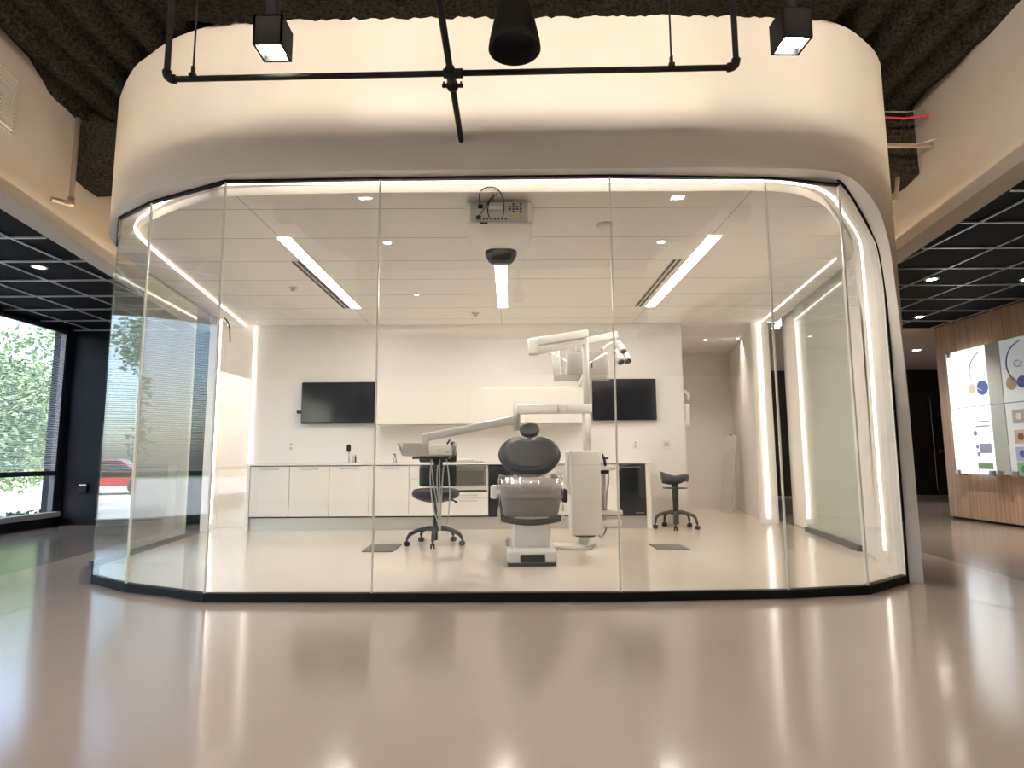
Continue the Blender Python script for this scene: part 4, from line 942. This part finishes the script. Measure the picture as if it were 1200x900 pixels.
mb = MB(); mb.rbox((p0.x, YD-.38, p1.z), (p1.x, YD-.14, p0.z), .008); cb = mb.build('control_box', M['plastic'], t)
mb = MB(); mb.box((p0.x+.085, YD-.385, (p0.z+p1.z)/2-.004), (p0.x+.125, YD-.379, (p0.z+p1.z)/2+.004)); mb.box((p1.x-.055, YD-.385, p1.z+.02), (p1.x-.02, YD-.379, p1.z+.03)); mb.build('logo_mark', M['plastic_g'], cb)
mb = MB(); mb.rbox((tx1-.045, YD-.33, tz0+.005), (tx1-.005, YD-.1, tz1+.01), .012); mb.build('tray_grip', M['stool_m'], t)
mb = MB(); q = at(525, 517, YD-.3); mb.tube([q+V(-.01, 0, -.03), q+V(.02, 0, .015)], .009, 8); mb.build('joystick', M['black'], t)
mb = MB(); mb.rbox((tx0+.15, YD-.33, tz0-.028), (tx1-.06, YD-.05, tz0-.002), .006); mb.build('instrument_holder', M['stool_b'], t)
mb0 = None
def PH(px_, py_): return at(px_, py_, YD-.28)
hoses = [[(507, 538), (504, 555), (505, 575), (508, 597), (513, 612), (515, 622)], [(505, 538), (507, 560), (511, 585), (514, 605), (515, 622)], [(513, 545), (512, 565), (514, 590), (515, 612), (515.5, 622)], [(515.5, 538), (515, 560), (516, 590), (516, 622)], [(520, 545), (518, 570), (517, 595), (516, 622)], [(523, 536), (526, 560), (527, 585), (526, 600), (523, 616)]]
for h in hoses:
    mb = MB(); mb.tube(smooth_poly([PH(*p) for p in h]), .0062, 8); mb.build('hose', M['hose'], t)
# assistant side brackets
Y2 = YD+.02
def bx(x0, y0, x1, y1, Y, d, m, nm, r=.006):
    a_ = at(x0, y0, Y); b_ = at(x1, y1, Y); mb = MB(); mb.rbox((a_.x, Y, b_.z), (b_.x, Y+d, a_.z), r); return mb.build(nm, m, t)
bx(702, 546, 726, 551, Y2, .08, M['plastic'], 'side_bracket'); bx(704, 598.5, 730, 604, Y2, .08, M['plastic'], 'side_bracket'); bx(702, 609.5, 729, 617, Y2, .1, M['plastic'], 'side_bracket')
bx(704, 551, 714, 555, Y2, .06, M['stool_b'], 'hose_clip')
bx(702, 538, 704.5, 550, Y2, .03, M['plastic_g'], 'hose_clip')
mb = MB(); mb.tube([at(705.5, 531, Y2), at(708, 537, Y2), at(709.5, 546, Y2)], [.006, .014, .014], 10); mb.tube([at(706, 537, Y2), at(713, 537, Y2)], .010, 8); mb.build('suction_handle', M['black'], t)
for h in ([(704, 555), (703.5, 568), (705, 582), (705, 598)], [(708, 555), (708, 575), (708, 598)], [(713, 555), (713, 565), (711, 580), (710, 598)], [(710, 604), (709, 612), (710, 618), (708, 625), (703, 630)], [(704, 617), (704, 624), (701, 629)]):
    mb = MB(); mb.tube(smooth_poly([at(*p, Y2+.03) for p in h]), .010 if h[0][0] != 708 else .016, 8); mb.build('hose', M['hose'], t)
mb = MB(); mb.tube(smooth_poly([V(.42, 6.1, .03), V(.6, 6.12, .02), V(.74, 6.15, .012), V(.80, 6.22, .012)]), .010, 8); mb.build('floor_cable', M['plastic_g'], t)

# operating light + monitor on top arm
t = thing('operating_light', 'white operating light on a folding arm at the pole top', 'lamp', (px, YD, 2.0))
tp = at(686, 390, YD)
q1 = at(620, 402, YD-.35)
mb = MB(); beam(mb, V(tp.x, YD-.05, tp.z-.02), V(q1.x, YD-.35, q1.z+.0), .085, .08, .012); mb.build('spring_arm', M['plastic'], t)
q2 = at(624, 412, YD-.35); q3 = at(722, 392, YD+.25)
mb = MB(); mb.rbox((q1.x-.005, YD-.41, at(620, 416, YD-.35).z), (q1.x+.09, YD-.29, at(620, 398, YD-.35).z), .012); mb.build('elbow_joint', M['plastic'], t)
mb = MB(); beam(mb, V(q2.x+.03, YD-.34, q2.z+.0), V(q3.x, YD+.25, q3.z), .075, .07, .012); mb.build('lower_arm', M['plastic'], t)
q4 = at(717, 401, YD+.22)
mb = MB(); mb.tube([V(q3.x-.03, YD+.25, q3.z+.03), V(q3.x-.03, YD+.23, q4.z)], .03, 14); mb.build('drop_post', M['plastic'], t)
mb = MB(); mb.tube(smooth_poly([at(705, 410, YD+.05), at(712, 404, YD+.12), at(720, 401, YD+.2), at(727, 404, YD+.2)]), [.010]*3+[.014]*15+[.018], 10) if False else mb.tube(smooth_poly([at(705, 410, YD+.05), at(712, 404, YD+.12), at(720, 401, YD+.2), at(727, 404, YD+.2)]), .016, 10); mb.build('grip', M['plastic'], t)
def drum(p, q, r0, r1, nm, m, par):
    p = Vector(p); q = Vector(q); mb = MB(); d = (q-p)
    mb.tube([p, p+d*.08, p+d*.5, p+d*.95, q], [r0*.6, r0, (r0+r1)/2, r1, r1*.92], 24); return mb.build(nm, m, par)
lh = drum(at(723, 402, YD+.2), at(730, 413, YD+.1), .045, .055, 'lamp_head', M['plastic'], t)
drum(at(730, 413.2, YD+.095), at(730.5, 414, YD+.09), .042, .042, 'lens', M['stool_m'], lh)
lh = drum(at(722, 411, YD+.15), at(728, 424, YD+.05), .045, .05, 'lamp_head', M['plastic'], t)
drum(at(728, 424.3, YD+.045), at(728.4, 425, YD+.04), .036, .036, 'lens', M['stool_m'], lh)
lh = drum(at(729, 410, YD+.18), at(736, 423, YD+.08), .04, .045, 'lamp_head', M['plastic'], t)
drum(at(736, 423.3, YD+.075), at(736.4, 424, YD+.07), .036, .036, 'lens', M['stool_m'], lh)
mb = MB(); mb.tube([at(719, 415, YD+.1), at(722, 414, YD+.08)], .016, 10); mb.tube([at(720, 421, YD+.1), at(724, 418, YD+.08)], .010, 10); mb.build('knob', M['stool_m'], t)
# monitor
t = thing('arm_monitor', 'white monitor with clear cover hanging under the light arm', 'monitor', (.7, YD-.1, 1.9))
YM = YD+.10
m0 = at(646, 411, YM); m1 = at(714, 445, YM); mm = at(664, 430, YM)
mb = MB(); mb.rbox((mm.x, YM+.02, at(664, 443, YM).z), (m1.x-.02, YM+.07, at(664, 414, YM).z), .012); mb.build('screen_casing', M['plastic'], t)
mb = MB()
aa = at(645, 411, YM); bb = at(649, 445, YM)
mb.loft([[at(645, 411, YM), at(680, 412, YM), at(711, 413, YM)], [at(647, 430, YM-.01), at(680, 430, YM), at(713, 430, YM)], [at(649, 446, YM), at(680, 445, YM), at(714, 447, YM)]])
mb.build('clear_cover', M['frost'], t, recalc=False, solid=.003)
mb = MB(); a_ = at(649, 439, YM-.02); b_ = at(679, 446, YM-.02); mb.rbox((a_.x, YM-.03, b_.z), (b_.x, YM+.03, a_.z), .006); mb.build('shelf', M['plastic_g'], t)
mb = MB(); mb.tube(smooth_poly([at(655, 411, YM-.01), at(657, 425, YM-.015), at(659, 443, YM-.015)]), .009, 8); mb.build('edge_rod', M['plastic'], t)
mb = MB(); beam(mb, at(686, 437, YM-.02), at(679, 453, YM-.05), .05, .035, .012); mb.build('grip', M['plastic'], t)
mb = MB(); mb.tube([at(676, 413, YM+.05), at(676, 401, YM+.05)], .022, 12); mb.build('mount', M['plastic'], t)
mb = MB(); mb.box(tuple(at(693.2, 431, YM-.012)), tuple(at(694.2, 425, YM-.006))); mb.build('switch', M['black'], t)

# ================================================================== STOOLS
def star_base(t, c, r, m, phase, nleg=5, zt=.13, thick=.018):
    for k in range(nleg):
        a = phase+2*PI*k/nleg; d = V(math.cos(a), math.sin(a), 0)
        mb = MB(); P = [V(*c)+d*(r*f)+V(0, 0, z) for f, z in ((.08, zt), (.35, zt+.005), (.65, zt-.01), (.9, zt-.045), (1.0, .075))]
        mb.tube(smooth_poly(P, 4), [thick]*13+[thick*.8]*4, 10); lg = mb.build('leg', m, t)
        e = V(*c)+d*r
        s = V(-d.y, d.x, 0)
        mb = MB()
        for o in (-1, 1): mb.tube([e+V(0, 0, .028)+s*(o*.006), e+V(0, 0, .028)+s*(o*.022)], .028, 16)
        mb.tube([e+V(0, 0, .03), e+V(0, 0, .08)], .009, 8); mb.build('caster', M['stool_b'], lg)
c = V(-.80, 6.62, 0)
t = thing('task_stool', 'black wheeled task stool with backrest behind the instrument tray', 'stool', tuple(c))
star_base(t, c, .30, M['stool_m'], math.radians(-88), zt=.165, thick=.022)
mb = MB(); mb.tube([c+V(0, 0, .05), c+V(0, 0, .30)], .026, 14); mb.tube([c+V(0, 0, .28), c+V(0, 0, .50)], .018, 14); mb.build('column', M['stool_m'], t)
mb = MB(); mb.lathe([(.08, .44), (.17, .465), (.235, .495), (.252, .52), (.252, .55), (.235, .578), (.18, .59), (0, .592)], c, 36, sy=.88); mb.build('seat', M['stool_b'], t)
mb = MB(); mb.tube([c+V(.03, -.02, .47), c+V(.2, -.12, .47), c+V(.235, -.14, .45)], [.006, .008, .013], 8); mb.build('height_lever', M['black'], t)
cx_keep = cx
mb = MB(); mb.rbox((c.x-.205, c.y+.16, .60), (c.x+.205, c.y+.22, .835), .03, 4, taper=1.0); mb.build('backrest', M['stool_b'], t)
mb = MB(); mb.rbox((c.x-.205, c.y+.15, .865), (c.x+.205, c.y+.20, .99), .02, 4); mb.rbox((c.x-.05, c.y+.19, .80), (c.x+.05, c.y+.22, .90), .01); mb.build('upper_backrest', M['stool_b'], t)
mb = MB(); mb.tube([c+V(0, .1, .48), c+V(0, .24, .48), c+V(0, .25, .55), c+V(0, .235, .8)], .018, 10); mb.build('back_support', M['stool_m'], t)

c = V(2.11, 7.96, 0)
t = thing('saddle_stool', 'dark grey saddle stool on wheels before the right wall', 'stool', tuple(c))
star_base(t, c, .27, M['stool_m'], math.radians(-35), zt=.20, thick=.021)
mb = MB(); mb.tube([c+V(0, 0, .06), c+V(0, 0, .14)], .035, 14); mb.tube([c+V(0, 0, .14), c+V(0, 0, .48), c+V(0, 0, .60)], [.034, .042, .045], 16); mb.build('column', M['stool_m'], t)
mb = MB(); mb.lathe([(.05, .50), (.155, .505), (.158, .515), (.05, .52)], c, 28, caps=False); mb.build('lever_ring', M['stool_m'], t)
mb = MB()      # saddle: length along X, saddle section
rows = []
for i in range(15):
    u = i/14; x = -.18+.36*u
    top = .655+.055*max(0, 1-u/.55)**1.6+.035*max(0, (u-.55)/.45)**1.5-.03*max(0, (u-.9)/.1)
    hw = .17*(1-.42*u)*math.sin(PI*min(1, (i+.6)/3.5)/2)*math.sin(PI*min(1, (14-i+.6)/3)/2)
    th = .135*(1-.42*u)
    row = []
    for j in range(17):
        v = -1+2*j/16; row.append(c+V(x, hw*v, top+.03*abs(v)**1.2-.10*max(0, abs(v)-.55)))
    for j in range(17):
        v = 1-2*j/16; row.append(c+V(x*.92, hw*v*.9, top-th*(1-.3*v*v)))
    row.append(row[0]); rows.append(row)
mb.loft(rows)
for r in (rows[0], rows[-1]): mb.poly(r[:-1])
bmesh.ops.remove_doubles(mb.bm, verts=mb.bm.verts[:], dist=1e-5); mb.build('seat', M['stool_m'], t)

# floor plates
for pts, lab in ((((424, 646), (435, 637.5), (471, 637.5), (460, 646)), 'grey floor plate left of the black task stool'), (((772, 644), (760, 637), (795, 637), (809, 643.6)), 'grey floor plate between delivery column and saddle stool')):
    q = []
    for p in pts:
        d = R @ Vector((p[0]-600, 450-p[1], -F)); k = (.012-CAMH)/d.z; q.append(V(0, 0, CAMH)+d*k)
    mb = MB(); vs = [mb.bm.verts.new(p) for p in q]; f = mb.bm.faces.new(vs)
    r_ = bmesh.ops.extrude_face_region(mb.bm, geom=[f]); bmesh.ops.translate(mb.bm, vec=(0, 0, -.0075), verts=[g for g in r_['geom'] if isinstance(g, bmesh.types.BMVert)])
    tag(mb.build('floor_plate', M['mat']), lab, 'floor plate', 'floor plates')

# ================================================================== RIGHT: glass graphic panels
def graphic_panel(y0, y1, lab, em):
    xg = 6.30; t = thing('display_panel', lab, 'sign', (xg, (y0+y1)/2, .65))
    mb = MB(); mb.box((xg, y0, .65), (xg+.012, y1, 2.36)); mb.build('glass_sheet', mat('backlit_panel', (.55, .60, .60), .06, emit=(.92, .97, 1), es=em), t)
    zs = 1.56; mb = MB(); mb.box((xg-.003, y0, zs-.004), (xg, y1, zs+.004)); mb.build('divider_line', mat('divider_grey', (.12, .14, .16), .5), t)
    return t, xg-.002
def disc(t, x, y, z, r, m, nm, n=24):
    mb = MB(); mb.prism([(r*math.cos(2*PI*k/n), r*math.sin(2*PI*k/n)) for k in range(n)], .002, Matrix.Translation((x, y, z)) @ Matrix.Rotation(-PI/2, 4, 'Y')); return mb.build(nm, m, t)
def arc(t, x, y, z, r, a0, a1, m):
    mb = MB(); mb.tube([V(x, y+r*math.cos(math.radians(a0+(a1-a0)*k/24)), z+r*math.sin(math.radians(a0+(a1-a0)*k/24))) for k in range(25)], .008, 6); mb.build('arc_mark', m, t)
def rect(t, x, y0, y1, z0, z1, m, nm):
    mb = MB(); mb.box((x-.002, y0, z0), (x, y1, z1)); return mb.build(nm, m, t)
blue = mat('graphic_blue', (.10, .16, .45), .4); tan = mat('graphic_tan', (.45, .36, .26), .4); pale = mat('graphic_pale_blue', (.45, .50, .75), .4); green = mat('graphic_green', (.30, .52, .32), .4); pink = mat('graphic_beige', (.62, .52, .45), .4); gry = mat('graphic_grey', (.42, .45, .45), .4); brown = mat('graphic_brown', (.22, .12, .08), .4); wht = mat('graphic_white', (.8, .8, .8), .4); gblue = mat('graphic_faint_blue', (.45, .55, .75), .4)
t, xg = graphic_panel(8.01, 8.72, 'brightly backlit glass panel with faint circle graphics on wood wall', .62)
arc(t, xg, 8.03, 2.02, .27, -78, 82, gblue); disc(t, xg, 8.10, 1.80, .10, blue, 'circle_mark'); disc(t, xg, 8.28, 1.80, .07, mat('graphic_cream', (.7, .66, .5), .4), 'circle_mark')
rect(t, xg, 8.04, 8.28, 1.34, 1.36, gry, 'text_line'); rect(t, xg, 8.04, 8.28, 1.28, 1.30, gry, 'text_line'); disc(t, xg, 8.30, 1.20, .035, tan, 'icon_mark'); disc(t, xg, 8.28, 1.02, .03, pale, 'icon_mark'); disc(t, xg, 8.27, .92, .03, pale, 'icon_mark')
rect(t, xg, 8.04, 8.24, .93, 1.06, pale, 'text_block'); rect(t, xg, 8.04, 8.30, .72, .80, green, 'text_block')
t, xg = graphic_panel(7.775, 8.0, 'narrow grey glass strip between the two graphic panels', .0)
t, xg = graphic_panel(6.6, 7.76, 'grey glass panel with circle graphics and coloured tiles on wood wall', .12)
arc(t, xg, 7.40, 2.04, .27, -85, 82, blue); disc(t, xg, 7.62, 1.80, .085, tan, 'circle_mark'); disc(t, xg, 7.46, 1.80, .075, blue, 'circle_mark')
rect(t, xg, 7.66, 7.72, 1.999, 2.003, gry, 'text_line')
def word(t, s, x, y, z, size, m):
    cu = bpy.data.curves.new('word_mark', 'FONT'); cu.body = s; cu.size = size; cu.extrude = .001; cu.align_x = 'LEFT'
    tmp = bpy.data.objects.new('tmp', cu); me = bpy.data.meshes.new_from_object(tmp); bpy.data.objects.remove(tmp)
    o = bpy.data.objects.new('word_mark', me); COL.objects.link(o); o.data.materials.clear(); o.data.materials.append(m)
    o.matrix_world = Matrix.Translation((x-.004, y, z)) @ Matrix(((0, 0, -1, 0), (-1, 0, 0, 0), (0, 1, 0, 0), (0, 0, 0, 1)))
    o.parent = t; o.matrix_parent_inverse = t.matrix_basis.inverted(); return o
word(t, 'Cr', xg, 7.56, 1.99, .13, gry)
for z, m1, m2 in ((1.38, gry, wht), (1.13, pink, brown), (.92, pale, blue), (.73, green, mat('graphic_dark_green', (.08, .30, .12), .4))):
    rect(t, xg, 7.40, 7.66, z-.085, z+.085, m1, 'colour_tile'); disc(t, xg-.003, 7.56, z, .045, m2, 'icon_mark')
for y, z in ((8.67, 2.33), (8.67, .67), (8.06, .67), (7.70, .67), (7.94, .67)):
    mb = MB(); mb.rbox((6.275, y-.05, z-.035), (6.375, y+.05, z+.035), .008); mb.tube([V(6.27, y, z), V(6.28, y, z)], .022, 14)
    tag(mb.build('panel_clamp', M['steel']), {(8.67, 2.33): 'steel clamp at the top corner of the backlit glass panel', (8.67, .67): 'steel clamp at the bottom far corner of the backlit glass panel', (8.06, .67): 'steel clamp at the bottom near corner of the backlit glass panel', (7.70, .67): 'steel clamp under the coloured tiles of the grey glass panel', (7.94, .67): 'steel clamp under the narrow grey glass strip'}[(y, z)], 'clamp')
# card reader on navy wall
c = at(98, 572, 8.9)
t = thing('wall_switch', 'small black switch box with white label on navy wall', 'switch', (c.x, 8.9, c.z))
mb = MB(); mb.rbox((c.x-.06, 8.86, c.z-.07), (c.x+.07, 8.9, c.z+.06), .006); mb.build('switch_box', M['black'], t)
mb = MB(); mb.box((c.x-.04, 8.855, c.z+.035), (c.x+.06, 8.861, c.z+.055)); mb.build('label_strip', M['plastic'], t)

# ================================================================== OUTSIDE
mb = MB(); mb.poly([V(-60, -40, -.45), V(-6.62, -40, -.45), V(-6.62, 60, -.45), V(-60, 60, -.45)]); struct(mb.build('ground_outside', M['lot']))
mb = MB(); mb.poly([V(-60, -40, -.44), V(-50, -40, -.44), V(-50, 60, -.44), V(-60, 60, -.44)]); struct(mb.build('ground_lawn', M['grass']))
def leaves(mb, c, rx, rz, n, s, r):
    for i in range(n):
        while True:
            p = V(r.uniform(-1, 1), r.uniform(-1, 1), r.uniform(-1, 1))
            if .35 < p.length < 1: break
        p = c+V(p.x*rx, p.y*rx, p.z*rz); a = V(r.uniform(-1, 1), r.uniform(-1, 1), r.uniform(-1, 1)).normalized(); b = a.orthogonal().normalized()
        k = s*r.uniform(.6, 1.3)
        vs = [mb.bm.verts.new(p+a*k), mb.bm.verts.new(p+b*k*.5), mb.bm.verts.new(p-a*k), mb.bm.verts.new(p-b*k*.5)]
        mb.bm.faces.new(vs)
def tree(x, y, h, rx, lab, seed):
    r = random.Random(seed); t = thing('tree', lab, 'tree', (x, y, -.45), 'trees beyond the window')
    mb = MB(); mb.tube([V(x, y, -.45), V(x+.1, y, h*.3), V(x, y+.1, h*.6)], [.18, .13, .08], 10)
    for k in range(6):
        a = k*1.05; mb.tube([V(x, y, h*.25+k*.12), V(x+math.cos(a)*rx*.6, y+math.sin(a)*rx*.6, h*.5+k*.15)], [.06, .02], 6)
    mb.build('trunk', M['bark'], t)
    mb = MB()
    for k in range(16):
        c = V(x+r.uniform(-.7, .7)*rx, y+r.uniform(-.7, .7)*rx, h*.52+r.uniform(-.38, .38)*h)
        leaves(mb, c, rx*.52, h*.21, 1000, .075, r)
    mb.build('crown', M['leaf'], t, recalc=False)
tree(-14.0, 16.5, 4.2, 2.6, 'leafy green tree filling the window beside the navy wall', 1)
tree(-16.5, 11.0, 4.6, 2.4, 'leafy green tree beyond the second window', 2)
tree(-15.5, 5.0, 4.4, 2.4, 'leafy green tree beyond the middle window', 3)
tree(-20.0, 22.0, 5.0, 3.0, 'distant leafy green tree behind the first tree', 4)
for i, y in enumerate((8.2, 9.4, 10.6, 6.6)):
    r = random.Random(20+i); mb = MB(); leaves(mb, V(-8.2-.5*(i % 2), y, -.22), .60, .30, 600, .05, r)
    tag(mb.build('shrub', M['leaf_y'], recalc=False), ['low dark green shrub outside under the first window', 'low green shrub behind the one under the first window', 'low green shrub outside past the navy wall corner', 'low green shrub outside under the second window'][i], 'shrub')
# parked red car (seen reflected in the glass)
t = thing('car', 'red car parked outside beyond the lawn edge', 'car', (-27.0, 10.4, -.45))
prof = [(-2.1, .35), (-2.15, .75), (-1.3, .92), (-.7, 1.40), (.7, 1.42), (1.35, .98), (2.1, .85), (2.15, .35)]
mb = MB(); mb.prism(prof, 1.7, Matrix.Translation((-27.0+.85, 10.4, -.45)) @ Matrix(((0, 0, -1, 0), (1, 0, 0, 0), (0, 1, 0, 0), (0, 0, 0, 1)))); mb.build('car_body', M['carred'], t, bevel=.06)
mb = MB(); mb.prism([(-1.2, .93), (-.68, 1.34), (.66, 1.36), (1.2, .98)], 1.74, Matrix.Translation((-27.0+.87, 10.4, -.45)) @ Matrix(((0, 0, -1, 0), (1, 0, 0, 0), (0, 1, 0, 0), (0, 0, 0, 1)))); mb.build('car_window', M['carglass'], t)
for sx in (-1, 1):
    for sy in (-1.35, 1.35):
        mb = MB(); mb.tube([V(-27.0+sx*.72, 10.4+sy, -.12), V(-27.0+sx*.9, 10.4+sy, -.12)], .33, 24); mb.build('wheel', M['tyre'], t)
